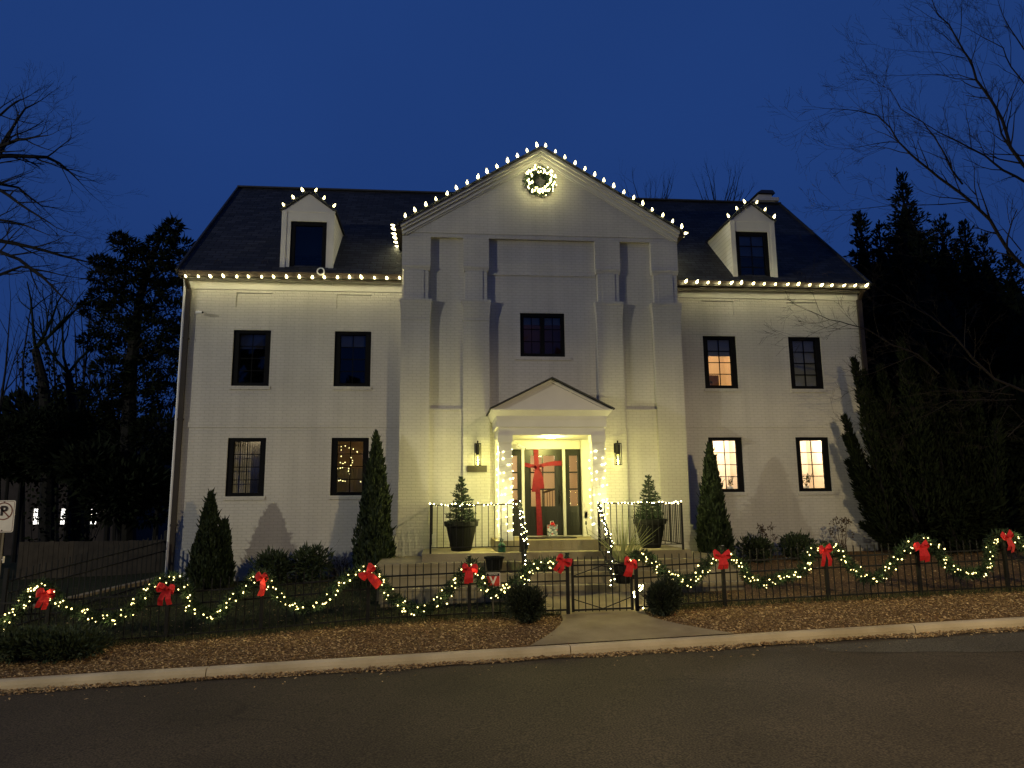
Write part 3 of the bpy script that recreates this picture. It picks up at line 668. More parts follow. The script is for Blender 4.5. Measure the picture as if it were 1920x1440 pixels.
mb = MB(); ribbon(mb, [(-.17,y-.05,3.17),(-.19,y-.055,2.9),(-.20,y-.04,2.62)], [.07,.15,.19]); ribbon(mb, [(-.11,y-.05,3.17),(-.07,y-.06,2.95),(-.06,y-.04,2.70)], [.06,.12,.15]); mb.build('tail', M['tulle'], rb)

# ---------------------------------------------------------------- string helpers
def orient(d):   # rotation that turns +Z to d
    return Vector((0,0,1)).rotation_difference(Vector(d).normalized()).to_euler()
def along(pts, n, off=0):
    pts = [Vector(p) for p in pts]; L = [0]
    for a, b in zip(pts, pts[1:]): L.append(L[-1]+(b-a).length)
    out = []
    for i in range(n):
        s = L[-1]*(i+off)/max(1, n-1+2*off) if n > 1 else 0
        for k in range(len(pts)-1):
            if s <= L[k+1]+1e-6: out.append(pts[k].lerp(pts[k+1], (s-L[k])/max(1e-6, L[k+1]-L[k]))); break
    return out
C9_W = 4.2
def c9string(label, spots, group='strings of large white bulbs along the roof edges'):
    """spots: (point, direction)"""
    o = thing('light_string', label, 'string lights', spots[len(spots)//2][0], group)
    mb = MB(); mb.tube([Vector(p)+Vector((0,0,-.0)) for p, d in spots], .006, 5); mb.build('wire', M['wire'], o)
    mb = MB()
    for p, d in spots: p = Vector(p); d = Vector(d).normalized(); mb.tube([p-d*.012, p+d*.028], .0145, 6)
    mb.build('socket', M['wire'], o)
    for p, d in spots:
        d = Vector(d)+Vector((R_.uniform(-.22,.22), R_.uniform(-.22,.22), R_.uniform(-.1,.1)))
        sc_ = R_.uniform(.82,1.15); inst(BULB, 'bulb', o, Vector(p)+Vector(d).normalized()*.02, orient(d), sc_)
        lamp('bulb_light', 'POINT', Vector(p)+Vector(d).normalized()*.07, C9_W*R_.uniform(.8,1.2), (1,.90,.46), o, .055)
    return o
Yg = -.40
c9string('string of large white bulbs along the left eave gutter', [(at(350+400*i/17, 521+3.5*i/17, Yg), (.0,-.75,.35)) for i in range(18)])
c9string('string of large white bulbs along the right eave gutter', [(at(1284+337*i/16, 531.5+7.5*i/16, Yg), (.1,-.75,.3)) for i in range(17)])
sp = []
for s in (-1, 1):
    for i in range(15):
        t = (i+.42)/14.6 if s > 0 else (i+.42)/14.2
        if t > 1: continue
        hw = 3.66*t; sp.append((s*i+ (0 if s < 0 else .5), (BX+s*hw, -.79, 9.26+GS*(3.66-hw)), (s*.06, -.08, 1)))
sp.sort(key=lambda a: a[0])
c9string('string of upright white bulbs following both slopes of the central gable', [(p, d) for _, p, d in sp])
c9string('short string of white bulbs running back along the left eave of the gable', [((BX-3.70, -.62+.30*i, 9.24), (-1,0,.35)) for i in range(6)])
c9string('short string of white bulbs running back along the right eave of the gable', [((BX+3.70, -.62+.30*i, 9.24), (1,0,.3)) for i in range(6)])
def px(l, Y): return [at(x, y, Y) for x, y in l]
c9string('string of seven white bulbs over the gable of the left dormer', [(p, d) for p, d in zip(px([(534,388),(552,374.5),(569,361),(590,360.5),(606,375.5),(624,389.5)], -.12), [(-.5,-.2,1)]*3+[(.5,-.2,1)]*3)])
c9string('string of white bulbs over the gable of the right dormer', [(p, d) for p, d in zip(px([(1368,409),(1383,395),(1398,382),(1417,383),(1433,397),(1450,411)], -.12), [(-.5,-.2,1)]*3+[(.5,-.2,1)]*3)])

def fairy(o, pts, mesh=None, jit=.0, name='fairy_bulb'):
    for p in pts:
        p = Vector(p)+Vector((R_.uniform(-jit,jit), R_.uniform(-jit,jit), R_.uniform(-jit,jit)))
        inst(mesh or FAIRY, name, o, p, (R_.uniform(0,3), R_.uniform(0,3), 0), R_.uniform(.85,1.2))
POST_W, RAIL_W = 7.5, 6.5
# column strings
for x, lab in ((-1.05, 'fairy lights wound round the left portico post'), (1.07, 'fairy lights wound round the right portico post')):
    o = thing('fairy_light_string', lab, 'string lights', (x, PY, 1.7), 'fairy lights on the porch')
    w = .162; cy = PY+.02+.148; pts = []
    for i in range(12):
        z0 = 1.72+i*.161; sgn = 1
        for k in range(4):
            cx_, cy_ = ((-1,-1),(1,-1),(1,1),(-1,1))[k]
            pts.append((x+cx_*w, cy+cy_*w, z0+.040*k+R_.uniform(-.02,.02)))
    pts = pts[::1]
    mb = MB(); mb.tube(pts, .004, 4); mb.build('wire', M['white'], o)
    sel = []
    for q, (a, b) in enumerate(zip(pts, pts[1:])):
        a = Vector(a); b = Vector(b)
        if b.y < cy and a.y < cy:
            sel.append(a.lerp(b, R_.uniform(.2,.8)))
            if q % 2 == 0: sel.append(a.lerp(b, R_.uniform(.0,.9)))
        elif b.y < cy or R_.random() < .7: sel.append(a.lerp(b, R_.uniform(.1,.9)))
    fairy(o, [(x+(p.x-x)*1.06, cy+(p.y-cy)*1.06, p.z) for p in sel], PORCHB)
    for i in range(8): lamp('fairy_light', 'POINT', (x+(.24 if x > 0 else -.24), cy+(-.12,.12)[i%2], 1.85+.25*i), POST_W, (1,.93,.30), o, .05)

# ---------------------------------------------------------------- porch railings
def railing(label, xs, xe, sidex, stairx, group='iron railings on either side of the porch steps'):
    yF = -2.43; zt = 2.335; zb = 1.455
    o = thing('porch_railing', label, 'railing', ((xs+xe)/2, yF, 1.33), group)
    for x, y, z0, z1 in ((sidex, yF, 1.33, zt), (stairx, yF, 1.33, zt), (sidex, -.66, 1.33, zt)):
        mb = MB(); mb.box(x-.02, x+.02, y-.02, y+.02, z0, z1); mb.build('post', M['iron'], o)
    s2 = stairx+(.0 if stairx < 0 else .02)
    mb = MB(); mb.box(s2-.02, s2+.02, -3.42, -3.38, .70, 1.60); mb.build('post', M['iron'], o)
    mb = MB(); mb.bar((xs,yF,zt),(xe,yF,zt), .04, .022); mb.build('rail', M['iron'], o)
    mb = MB(); mb.bar((xs,yF,zb),(xe,yF,zb), .03, .02); mb.build('rail', M['iron'], o)
    mb = MB(); mb.bar((sidex,yF,zt),(sidex,-.66,zt), .04, .022); mb.bar((sidex,yF,zb),(sidex,-.66,zb), .03, .02); mb.build('rail', M['iron'], o)
    mb = MB(); mb.bar((stairx,yF,zt),(s2,-3.42,1.60), .04, .022); mb.bar((stairx,yF,zb),(s2,-3.42,.86), .03, .02); mb.build('stair_rail', M['iron'], o)
    n = round(abs(xe-xs)/.132)
    for i in range(1, n): x = xs+(xe-xs)*i/n; mb = MB(); mb.box(x-.0075, x+.0075, yF-.0075, yF+.0075, zb, zt); mb.build('baluster', M['iron'], o)
    for i in range(1, 14): y = yF+(1.77)*i/14; mb = MB(); mb.box(sidex-.0075, sidex+.0075, y-.0075, y+.0075, zb, zt); mb.build('baluster', M['iron'], o)
    for i in range(1, 8):
        t = i/8; y = yF-.98*t; mb = MB(); mb.bar((stairx+(s2-stairx)*t,y,zb+(.86-zb)*t),(stairx+(s2-stairx)*t,y,zt+(1.6-zt)*t), .015); mb.build('baluster', M['iron'], o)
    return o
railing('black iron porch railing on the left of the steps', -2.685, -.79, -2.685, -.79)
railing('black iron porch railing on the right of the steps', .92, 2.76, 2.76, .92)
def rstring(label, a, b, stairx, extra):
    o = thing('fairy_light_string', label, 'string lights', ((a+b)/2, -2.43, 2.35), 'fairy lights on the porch')
    top = [(a+(b-a)*i/40, -2.45+.02*math.sin(i*1.9), 2.345+.02*math.sin(i*2.7)) for i in range(41)]
    mb = MB(); mb.tube(top, .005, 4); mb.build('wire', M['wire'], o)
    fairy(o, along(top, 26), COOLB, .02)
    for p in along(top, 8, .5): lamp('fairy_light', 'POINT', p+Vector((0,.03,.05)), RAIL_W, (1,.93,.34), o, .03)
    s2 = stairx+(.02 if stairx > 0 else 0)
    down = [(stairx+.035*math.sin(i*1.5), -2.45-.96*i/30, 2.345-.74*i/30+.03*math.cos(i*1.5)) for i in range(31)]+[(s2+.04*math.sin(i*1.2), -3.44, 1.60-.85*i/14) for i in range(15)]
    mb = MB(); mb.tube(down, .02, 5); mb.build('wire', M['wire'], o)
    fairy(o, along(down, 44), COOLB, .035)
    if extra: fairy(o, [(x, -2.43+.9*t, 2.35) for t in (.05,.2,.35,.5,.7,.9) for x in (b,)], COOLB, .03)
rstring('white fairy lights along the left porch railing and down its stair rail', -.79, -2.685, -.79, False)
rstring('white fairy lights along the right porch railing and down its stair rail', .92, 2.76, .92, True)

# ---------------------------------------------------------------- wall lanterns, plaque and small fittings
def lantern(x, label):
    o = thing('wall_lantern', label, 'wall lantern', (x, -.62, 3.25), 'lanterns beside the portico')
    y = -.79; z0, z1 = 3.245, 3.80; w = .072
    mb = MB()
    for sx in (-1, 1):
        for sy in (-1, 1): mb.box(x+sx*w-.007, x+sx*w+.007, y+sy*w-.007, y+sy*w+.007, z0, z1-.03)
    for z in (z0, z1-.04):
        mb.box(x-w-.008, x+w+.008, y-w-.008, y-w+.006, z, z+.014); mb.box(x-w-.008, x+w+.008, y+w-.006, y+w+.008, z, z+.014); mb.box(x-w-.008, x-w+.006, y-w, y+w, z, z+.014); mb.box(x+w-.006, x+w+.008, y-w, y+w, z, z+.014)
    mb.build('cage', M['iron'], o)
    mb = MB(); mb.lathe([(.04,0),(.045,.02),(.045,.24),(.02,.255)], (x,y,z1-.30), 16); mb.tube([(x,y,z1-.03),(x,y,z1+.04)], .02, 8); mb.build('hood', M['iron'], o, smooth=False)
    mb = MB(); mb.box(x-.05, x+.05, -.645, -.622, z1-.25, z1-.02); mb.box(x-.015, x+.015, y, -.63, z1-.12, z1-.09); mb.build('wall_plate', M['iron'], o)
    mb = MB(); mb.lathe([(.045,0),(.045,.26)], (x,y,z0+.015), 16); mb.build('glass', M['glass'], o, smooth=True)
    mb = MB(); mb.lathe([(.028,0),(.028,.05),(.0,.055)], (x,y,z1-.345), 10); mb.build('bulb', emit('lit_lantern_bulb', YEL, 1.2), o)
    lamp('lantern_lamp', 'POINT', (x, y-.0, z0+.13), SCONCE_W, YEL, o, .04)
lantern(-1.61, 'black cage lantern on the wall left of the portico'); lantern(1.79, 'black cage lantern on the wall right of the portico')
mb = MB(); mb.box(-1.86, -1.385, -.665, -.625, 3.10, 3.255); tag(mb.build('house_plaque', M['plaque']), 'dark bronze plaque on the wall under the left lantern', 'plaque')
def camera_(c, label, d, m=None):
    o = thing('security_camera', label, 'security camera', c)
    c = Vector(c); d = Vector(d).normalized()
    mb = MB(); mb.tube([c, c+d*.20], .036, 10); mb.build('housing', m or M['white'], o)
    mb = MB(); mb.tube([c+d*.2, c+d*.206], .028, 10); mb.build('lens', M['brass'], o)
    mb = MB(); mb.tube([c+d*.05, c+d*.05+Vector((0,.05,.05)), c+Vector((0,.12,.05))], .014, 6); mb.build('bracket', M['white'], o)
camera_(at(368, 586, -.13), 'small white security camera high on the left wall below the eave', (1,-.5,-.1))
camera_((-.62,-.62,3.74), 'white security camera under the portico at the upper left of the door', (.9,-.5,-.5))
o = thing('doorbell', 'small black doorbell on the white trim right of the door', 'doorbell', (1.02,-.525,2.95)); mb = MB(); mb.box(1.005,1.045,-.545,-.522,2.88,3.0); mb.build('plate', M['white'], o); mb = MB(); mb.box(1.01,1.04,-.552,-.546,2.95,2.995); mb.build('lens', M['brass'], o)
o = thing('outdoor_socket', 'dark outdoor socket box with a cord hanging from it, right of the door', 'socket', (1.0,-.53,2.05)); mb = MB(); mb.box(.965,1.045,-.60,-.522,1.98,2.14); mb.build('box', M['galv'], o)
mb = MB(); mb.tube([(1.0,-.57,1.98),(1.0,-.58,1.90),(1.01,-.6,1.75),(1.03,-.62,1.6),(1.12,-.7,1.575),(1.15,-.6,1.572)], .008, 5); mb.lathe([(.02,0),(.03,.04),(.02,.10)], (1.0,-.585,1.82), 8); mb.build('cord', M['wire'], o)
sp_ = at(603, 512, -.3); o = thing('outdoor_speaker', 'small round pale speaker on the gutter below the left dormer', 'speaker', sp_)
mb = MB(); mb.tube([sp_, sp_+Vector((0,-.10,.0)), sp_+Vector((0,-.14,0))], [.05,.095,.10], 16); mb.build('horn', M['white'], o); mb = MB(); mb.tube([sp_+Vector((0,-.135,0)), sp_+Vector((0,-.146,0))], [.075,.06], 14); mb.build('cone', M['brass'], o)

# ---------------------------------------------------------------- foliage helpers
def rnd(rng=R_): 
    while True:
        v = Vector((rng.uniform(-1,1), rng.uniform(-1,1), rng.uniform(-1,1)))
        if .05 < v.length < 1: return v
def conecrown(mb, base, h, r, n, l, w, up=.7, lump=.12, power=1.0, rng=R_, belly=.12):
    b = Vector(base); ph = [rng.uniform(0,6.28) for _ in range(4)]
    for i in range(n):
        t = rng.random()**1.25; a = rng.uniform(0, 6.283)
        prof = (1-t)**power if t > belly else (1-belly)**power*(.72+.28*t/belly)
        k = 1+lump*1.3*math.sin(3*a+ph[0]+9*t)+lump*.8*math.sin(5*a+ph[1]-17*t)+lump*.6*math.sin(11*t*2+ph[2]+2*a)
        q = r*prof*k*(1-.35*rng.random()**2)
        p = b+Vector((q*math.cos(a), q*math.sin(a), h*t))
        d = Vector((math.cos(a)*(1-up), math.sin(a)*(1-up), up))+rnd(rng)*.35
        mb.leaf(p, d, l*rng.uniform(.6,1.4)*(1-.35*t)*(2.0 if rng.random() < .07 else 1), w*rng.uniform(.6,1.4), rng)
def blob(mb, c, rx, ry, rz, n, l, w, rng=R_, shell=.5, up=.3):
    c = Vector(c)
    for i in range(n):
        v = rnd(rng); s = v.length; v = v.normalized()*(shell+(1-shell)*s)
        k_ = 1.9 if s > .9 and rng.random() < .2 else 1
        mb.leaf(c+Vector((v.x*rx, v.y*ry, v.z*rz)), v+Vector((0,0,up))+rnd(rng)*.6, l*rng.uniform(.6,1.4)*k_, w*rng.uniform(.6,1.4), rng)
def grow(mb, p, d, L, r, depth, rng, bend=.25, spread=.75, sides=5, up=.06, leafs=None, nseg=4, kids=(2,4), taper=.62):
    """a limb with its side branches"""
    pts = [Vector(p)]; rs = [r]; d = Vector(d).normalized()
    for i in range(nseg):
        d = (d+rnd(rng)*bend+Vector((0,0,up))).normalized(); pts.append(pts[-1]+d*L/nseg); rs.append(max(.0022, r*(1-(1-taper*.55)*(i+1)/nseg)))
    mb.tube(pts, rs, max(3, sides), cap=False)
    if depth <= 0: return
    for k in range(rng.randint(*kids)):
        t = rng.uniform(.25, 1.0); i = min(nseg-1, int(t*nseg)); q = pts[i].lerp(pts[i+1], t*nseg-i)
        dd = (pts[i+1]-pts[i]).normalized(); s = rnd(rng).cross(dd)
        if s.length < .05: continue
        nd = (dd+s.normalized()*spread*rng.uniform(.6,1.3)).normalized()
        grow(mb, q, nd, L*rng.uniform(.45,.75), rs[i]*.6, depth-1, rng, bend, spread, sides-1, up, leafs, nseg, kids, taper)
def limb(mb, pts, r0, r1, rng, twig=1.0, depth=2, every=1, side=6, up=.05, kids=(2,4), spread=.7):
    pts = [Vector(p) for p in pts]; n = len(pts)
    rs = [r0+(r1-r0)*i/(n-1) for i in range(n)]
    fine = []; fr = []
    for i in range(n-1):
        for k in range(2): fine.append(pts[i].lerp(pts[i+1], k/2)+rnd(rng)*.015); fr.append(rs[i]+(rs[i+1]-rs[i])*k/2)
    fine.append(pts[-1]); fr.append(rs[-1]); mb.tube(fine, fr, side)
    for i in range(1, len(fine)):
        if i % every: continue
        d = (fine[i]-fine[i-1]).normalized(); s = rnd(rng).cross(d)
        if s.length < .05: continue
        grow(mb, fine[i], d+s.normalized()*spread*rng.uniform(.7,1.4), twig*rng.uniform(.5,1.2), min(fr[i]*.55, .03), depth, rng, .22, .7, 4, up, None, 4, kids)
    grow(mb, fine[-1], fine[-1]-fine[-2], twig*.8, r1, depth, rng, .2, .6, 4, up, None, 4, kids)

# arborvitae against the house ----------------------------------------------
def arbor(label, x, y, zt, r, seed, n=5200):
    z = zg(x, y); o = thing('arborvitae', label, 'shrub', (x, y, z), 'clipped cone evergreens against the house'); rng = random.Random(seed)
    mb = MB(); mb.tube([(x,y,z-.05),(x,y,z+(zt-z)*.7)], [.05,.02], 7); mb.build('trunk', M['barkd'], o)
    mb = MB(); conecrown(mb, (x,y,z+.06), (zt-z)*.95, r, n, .12, .045, .75, .07, .72, rng); mb.lathe([(r*.60,.1),(r*.66,.35),(r*.55,(zt-z)*.4),(r*.3,(zt-z)*.75),(.02,(zt-z)*.95)], (x,y,z), 10)
    for k in range(60): mb.leaf(Vector((x+rng.uniform(-.03,.03),y,zt-rng.uniform(.02,.2))), Vector((rng.uniform(-.3,.3),0,1)), .1, .03, rng)
    mb.build('crown', M['arb'], o)
arbor('short arborvitae cone below the leftmost ground floor window', -7.68, -.85, 2.66, .40, 1)
arbor('small young arborvitae touching the right side of a taller one', -7.36, -.80, 2.03, .25, 2, 2600)
arbor('tall arborvitae beside the left corner of the central bay', -3.98, -1.0, 4.03, .50, 3, 6500)
arbor('tall slim arborvitae standing right of the central bay', 3.99, -1.05, 3.74, .43, 4, 6500)
# low shrubs -----------------------------------------------------------------
def bush(name, label, cat, x, y, rx, rz, n, m, l=.09, w=.035, seed=0, group=None, stems=10, sh=.35, up=.5):
    rng = random.Random(seed); z = zg(x, y); o = thing(name, label, cat, (x, y, z), group)
    mb = MB()
    for k in range(stems): a = rng.uniform(0, 6.28); grow(mb, (x+.05*math.cos(a), y+.05*math.sin(a), z-.02), (math.cos(a)*.7, math.sin(a)*.7, 1.1), rz*1.5, .010, 1, rng, .2, .6, 4)
    mb.build('stem', M['barkd'], o)
    mb = MB(); 
    for k in range(7):
        a = k*.9+rng.uniform(-.3,.3); q = rng.uniform(.15,.5)
        blob(mb, (x+rx*q*math.cos(a), y+rx*.7*q*math.sin(a), z+rz*rng.uniform(.75,1.1)), rx*.62, rx*.5, rz*.75, n//7, l, w, rng, sh, up)
    mb.build('foliage', m, o)
    return o
G1 = 'low evergreen shrubs along the foot of the house'
bush('shrub', 'rounded dark shrub left of two, under the left ground floor windows', 'shrub', -6.25, -.75, .50, .42, 2300, M['shrub'], seed=11, group=G1)
bush('shrub', 'dark shrub with an upright shoot, right of two under the left windows', 'shrub', -5.45, -.70, .48, .48, 2300, M['shrub'], seed=12, group=G1)
bush('shrub', 'thin reddish twiggy shrub beside the tall left arborvitae', 'shrub', -4.75, -.6, .32, .30, 260, M['dry'], .06, .02, 13, G1, 26)
bush('shrub', 'spiky dark shrub right of the right arborvitae', 'shrub', 5.1, -.8, .42, .34, 1700, M['shrub'], seed=14, group=G1)
bush('shrub', 'low spreading shrub under the rightmost lit window', 'shrub', 6.15, -.8, .50, .34, 1800, M['shrub'], seed=15, group=G1)
def stalks(label, x, y, h, n, seed):
    rng = random.Random(seed); z = zg(x, y); o = thing('dried_flower_clump', label, 'dried flowers', (x, y, z), 'clumps of dried flower stalks'); a = MB()
    for k in range(n):
        t = Vector((x+rng.uniform(-.25,.25), y+rng.uniform(-.1,.1), z+h*rng.uniform(.6,1))); a.tube([(x+rng.uniform(-.15,.15), y, z-.02), ((x+t.x)/2, y, z+h*.4), t], [.006,.005,.003], 4)
        b = MB(); blob(b, t, .045, .045, .05, 16, .05, .03, rng); b.build('seed_head', M['dry'], o)
    a.build('stalk', M['dry'], o)
stalks('brown dried flower stalks between the two right-hand shrubs', 5.52, -.65, .85, 12, 21); stalks('tall dried flower stalks near the right corner of the house', 7.35, -.7, .9, 18, 22)
G2 = 'clipped boxwood balls flanking the gate'
bush('boxwood', 'rounded boxwood ball left of the gate', 'shrub', -.97, -4.95, .36, .37, 5200, M['box'], .055, .022, 31, G2, 14, .45)
bush('boxwood', 'rounded boxwood ball right of the gate', 'shrub', 1.50, -4.95, .34, .36, 5200, M['box'], .055, .022, 32, G2, 14, .45)
bush('shrub', 'low spreading green shrub in front of the fence at the left edge', 'shrub', -8.45, -5.25, .70, .26, 4200, M['shrub'], .07, .028, 33, None, 14, .4)
bush('shrub', 'second low shrub at the far left corner in front of the fence', 'shrub', -9.25, -5.2, .55, .28, 3000, M['shrub'], .07, .028, 34, None, 14, .4)

# potted spruces ---------------------------------------------------------------
def potted(x, label, grass, seed):
    rng = random.Random(seed); z = 1.331; y = -1.62
    o = thing('plant_pot', label, 'plant pot', (x, y, z), 'large black pots on the porch')
    mb = MB(); mb.lathe([(.20,0),(.225,.02),(.335,.52),(.375,.54),(.385,.64),(.36,.645),(.34,.58),(.30,.56)], (x,y,z), 28); mb.build('pot', M['pot'], o)
    mb = MB(); mb.lathe([(.0,.56),(.31,.56),(.30,.565),(.0,.575)], (x,y,z), 20); mb.build('soil', M['barkd'], o)
    mb = MB(); mb.tube([(x,y,z+.5),(x,y,z+1.55)], [.022,.006], 6)
    leafs = MB(); H = 1.02
    for k in range(15):
        t = k/15; rr = .36*(1-t)**.8*rng.uniform(.85,1.1)+.02; nb = max(5, int(11*(1-t)+4))
        for j in range(nb):
            a = 6.283*j/nb+rng.uniform(-.3,.3); r2 = rr*rng.uniform(.7,1.1); p0 = Vector((x,y,z+.60+H*t)); p1 = p0+Vector((r2*math.cos(a), r2*math.sin(a), -.02+.10*rng.random()))
            mb.tube([p0, p1], [.006,.003], 3, False)
            for q in range(int(34*(r2/.3)+14)):
                s = rng.uniform(.15,1.05); c = p0.lerp(p1, s); d = (p1-p0).normalized()*.7+rnd(rng)*.8+Vector((0,0,.25)); leafs.leaf(c, d, .055*rng.uniform(.7,1.3), .016, rng)
    for k in range(70): leafs.leaf(Vector((x+rng.uniform(-.015,.015),y+rng.uniform(-.015,.015),z+1.40+.2*rng.random())), rnd(rng)*.5+Vector((0,0,.9)), .05, .014, rng)
    mb.build('trunk', M['bark'], o); leafs.build('crown', M['spruce'], o)
    if grass:
        g = MB()
        for k in range(150): a = rng.uniform(0, 6.28); g.leaf(Vector((x+.2*math.cos(a)*rng.random()-.08, y+.2*math.sin(a), z+.56)), Vector((math.cos(a)*.8, math.sin(a)*.8, 1.1)), rng.uniform(.22,.42), .014, rng)
        g.build('grass', M['spruce'], o)
potted(-2.02, 'large black pot with a small spruce on the left of the porch', False, 41); potted(2.28, 'large black pot with a small spruce and grass on the right of the porch', True, 42)
# empty pot and strap-leaf plants on the steps
pz = 1.17; p = at(925, 1068, -2.7)
o = thing('empty_pot', 'empty dark plastic pot on the steps behind the left fence', 'plant pot', (p.x, -2.72, 1.0))
mb = MB(); mb.lathe([(.135,0),(.185,.28),(.21,.29),(.21,.335),(.185,.335),(.17,.22)], (p.x,-3.0,.966), 22); mb.build('pot', M['pot'], o)
def straps(label, x, y, z, h, n, pot, seed, group):
    rng = random.Random(seed); o = thing('strap_leaf_plant', label, 'plant', (x, y, z), group); zz = z
    if pot: mb = MB(); mb.lathe([(.13,0),(.16,.03),(.20,.36),(.225,.38),(.225,.43),(.19,.43),(.17,.36)], (x,y,z), 20); mb.build('pot', M['pot'], o); zz = z+.38
    mb = MB()
    for k in range(n):
        a = rng.uniform(0, 6.28); L = h*rng.uniform(.6,1.1); lean = rng.uniform(.15,.9); d = Vector((math.cos(a)*lean, math.sin(a)*lean, 1)).normalized(); p0 = Vector((x+.05*math.cos(a), y+.05*math.sin(a), zz-.02))
        p1 = p0+d*L*.55; p2 = p1+(d*.8+Vector((0,0,-.35*lean))).normalized()*L*.45; ribbon(mb, [p0, p1, p2], [.016,.014,.003], .002)
    mb.build('leaf', M['blade'], o)
straps('potted plant with long pale strap leaves right of the steps', 1.22, -3.25, .965-.22, 1.0, 44, True, 51, 'strap-leaf plants by the steps')
straps('small tuft of strap leaves at the foot of the left stair rail', -.92, -3.0, .965, .42, 14, False, 52, 'strap-leaf plants by the steps')
o = thing('watering_can', 'small green can standing on the porch by the left railing', 'can', (-1.17,-2.25,1.331)); mgreen = mat('green_plastic', (.02,.10,.05), .4, .1, 8)
mb = MB(); mb.lathe([(.075,0),(.085,.02),(.08,.15),(.045,.19),(.03,.20)], (-1.17,-2.25,1.331), 16); mb.build('body', mgreen, o); mb = MB(); mb.tube([(-1.17,-2.25,1.52),(-1.14,-2.25,1.60),(-1.19,-2.25,1.62),(-1.21,-2.25,1.53)], .012, 6); mb.build('handle', mgreen, o)

# wreath ------------------------------------------------------------------------
wc = at(1012, 340, -.66); rng = random.Random(61)
wr = thing('wreath', 'round lit wreath hanging high on the central gable', 'wreath', wc)
mb = MB()
for i in range(3800):
    a = rng.uniform(0, 6.283); v = rnd(rng)*.15; c = Vector((math.cos(a)*(.262+v.x), v.y*.75, math.sin(a)*(.262+v.x)))
    mb.leaf(wc+c, Vector((math.cos(a+1), -.4, math.sin(a+1)))*.6+rnd(rng), .085*rng.uniform(.6,1.3), .018, rng)
mb.build('greenery', M['needle'], wr)
mb = MB(); mb.tube([wc+Vector((.285*math.cos(k*.2618), .03, .285*math.sin(k*.2618))) for k in range(25)], .03, 6); mb.build('frame', M['wire'], wr)
for i in range(96):
    a = rng.uniform(0, 6.283); q = .295+rng.uniform(-.095,.115)
    inst(WREATHB, 'fairy_bulb', wr, wc+Vector((q*math.cos(a), -.06-.06*rng.random(), q*math.sin(a))), (rng.uniform(0,.5),rng.uniform(0,.5),0), (rng.uniform(.8,1.25),)*2+(rng.uniform(1.1,1.9),))
for i in range(10):
    a = i*.6283; lamp('fairy_light', 'POINT', wc+Vector((.34*math.cos(a), -.17, .34*math.sin(a))), 2.2, (1,.92,.40), wr, .03)
for i in range(4):
    a = -1.2+.5*i; inst(WREATHB, 'fairy_bulb', wr, wc+Vector((.44*math.cos(a), .0, .40*math.sin(a)-.0)), (0,0,0), .8)
# ---------------------------------------------------------------- iron fence and gate
FYY = -4.6
def ff(x): return lerp(x, FX, FZ)
def fence(label, posts, group='runs of black iron fence along the street'):
    o = thing('iron_fence', label, 'fence', (posts[0], FYY, ff(posts[0])), group)
    for x in posts:
        mb = MB(); z = ff(x); mb.box(x-.03, x+.03, FYY-.03, FYY+.03, z-.1, z+1.08); mb.box(x-.038, x+.038, FYY-.038, FYY+.038, z+1.08, z+1.10); mb.build('post', M['iron'], o)
    for a, b in zip(posts, posts[1:]):
        mb = MB(); za, zb = ff(a), ff(b)
        for h in (.80, .60, .09): mb.bar((a+.03,FYY,za+h),(b-.03,FYY,zb+h), .022, .028)
        n = round((b-a)/.138)
        for i in range(1, n):
            t = i/n; x = a+(b-a)*t; z = za+(zb-za)*t; mb.box(x-.008, x+.008, FYY-.008, FYY+.008, z+.02, z+.985); mb.frustum((x-.008,x+.008,FYY-.008,FYY+.008,z+.985),(x-.002,x+.002,FYY-.002,FYY+.002,z+1.01))
        mb.build('picket_panel', M['iron'], o)
    return o
LP = [-12.8,-11.0,-9.1,-7.15,-5.57,-3.74,-1.95,-.16]; RP = [1.12,2.78,4.80,6.65,8.45,10.3,12.1,13.9]
fence('long black iron picket fence from the left edge up to the gate', LP); fence('long black iron picket fence from the gate to the right edge', RP)
gt = thing('iron_gate', 'black iron gate with V shaped braces closing the front walk', 'gate', (.48, FYY, .38))
mb = MB(); ga, gb = -.09, 1.05; z0 = .37
mb.box(ga, ga+.045, FYY-.022, FYY+.022, z0+.04, z0+.98); mb.box(gb-.045, gb, FYY-.022, FYY+.022, z0+.05, z0+.98)
for h in (.86, .66, .07): mb.bar((ga+.045,FYY,z0+h),(gb-.045,FYY,z0+h+.015), .025, .03)
gx = (ga+gb)/2
mb.bar((ga+.045,FYY-.02,z0+.68),(gx,FYY-.02,z0+.85), .016); mb.bar((gx,FYY-.02,z0+.85),(gb-.045,FYY-.02,z0+.70), .016)
mb.bar((ga+.045,FYY-.02,z0+.26),(gx,FYY-.02,z0+.09), .016); mb.bar((gx,FYY-.02,z0+.09),(gb-.045,FYY-.02,z0+.28), .016); mb.build('frame', M['iron'], gt)
for i in range(1, 9): x = ga+(gb-ga)*i/9; mb = MB(); mb.box(x-.008, x+.008, FYY-.008, FYY+.008, z0+.04, z0+1.0); mb.frustum((x-.008,x+.008,FYY-.008,FYY+.008,z0+1.0),(x-.002,x+.002,FYY-.002,FYY+.002,z0+1.025)); mb.build('picket', M['iron'], gt)
mb = MB(); mb.box(gb-.05, gb+.03, FYY-.05, FYY-.025, z0+.60, z0+.68); mb.build('latch', M['brass'], gt)
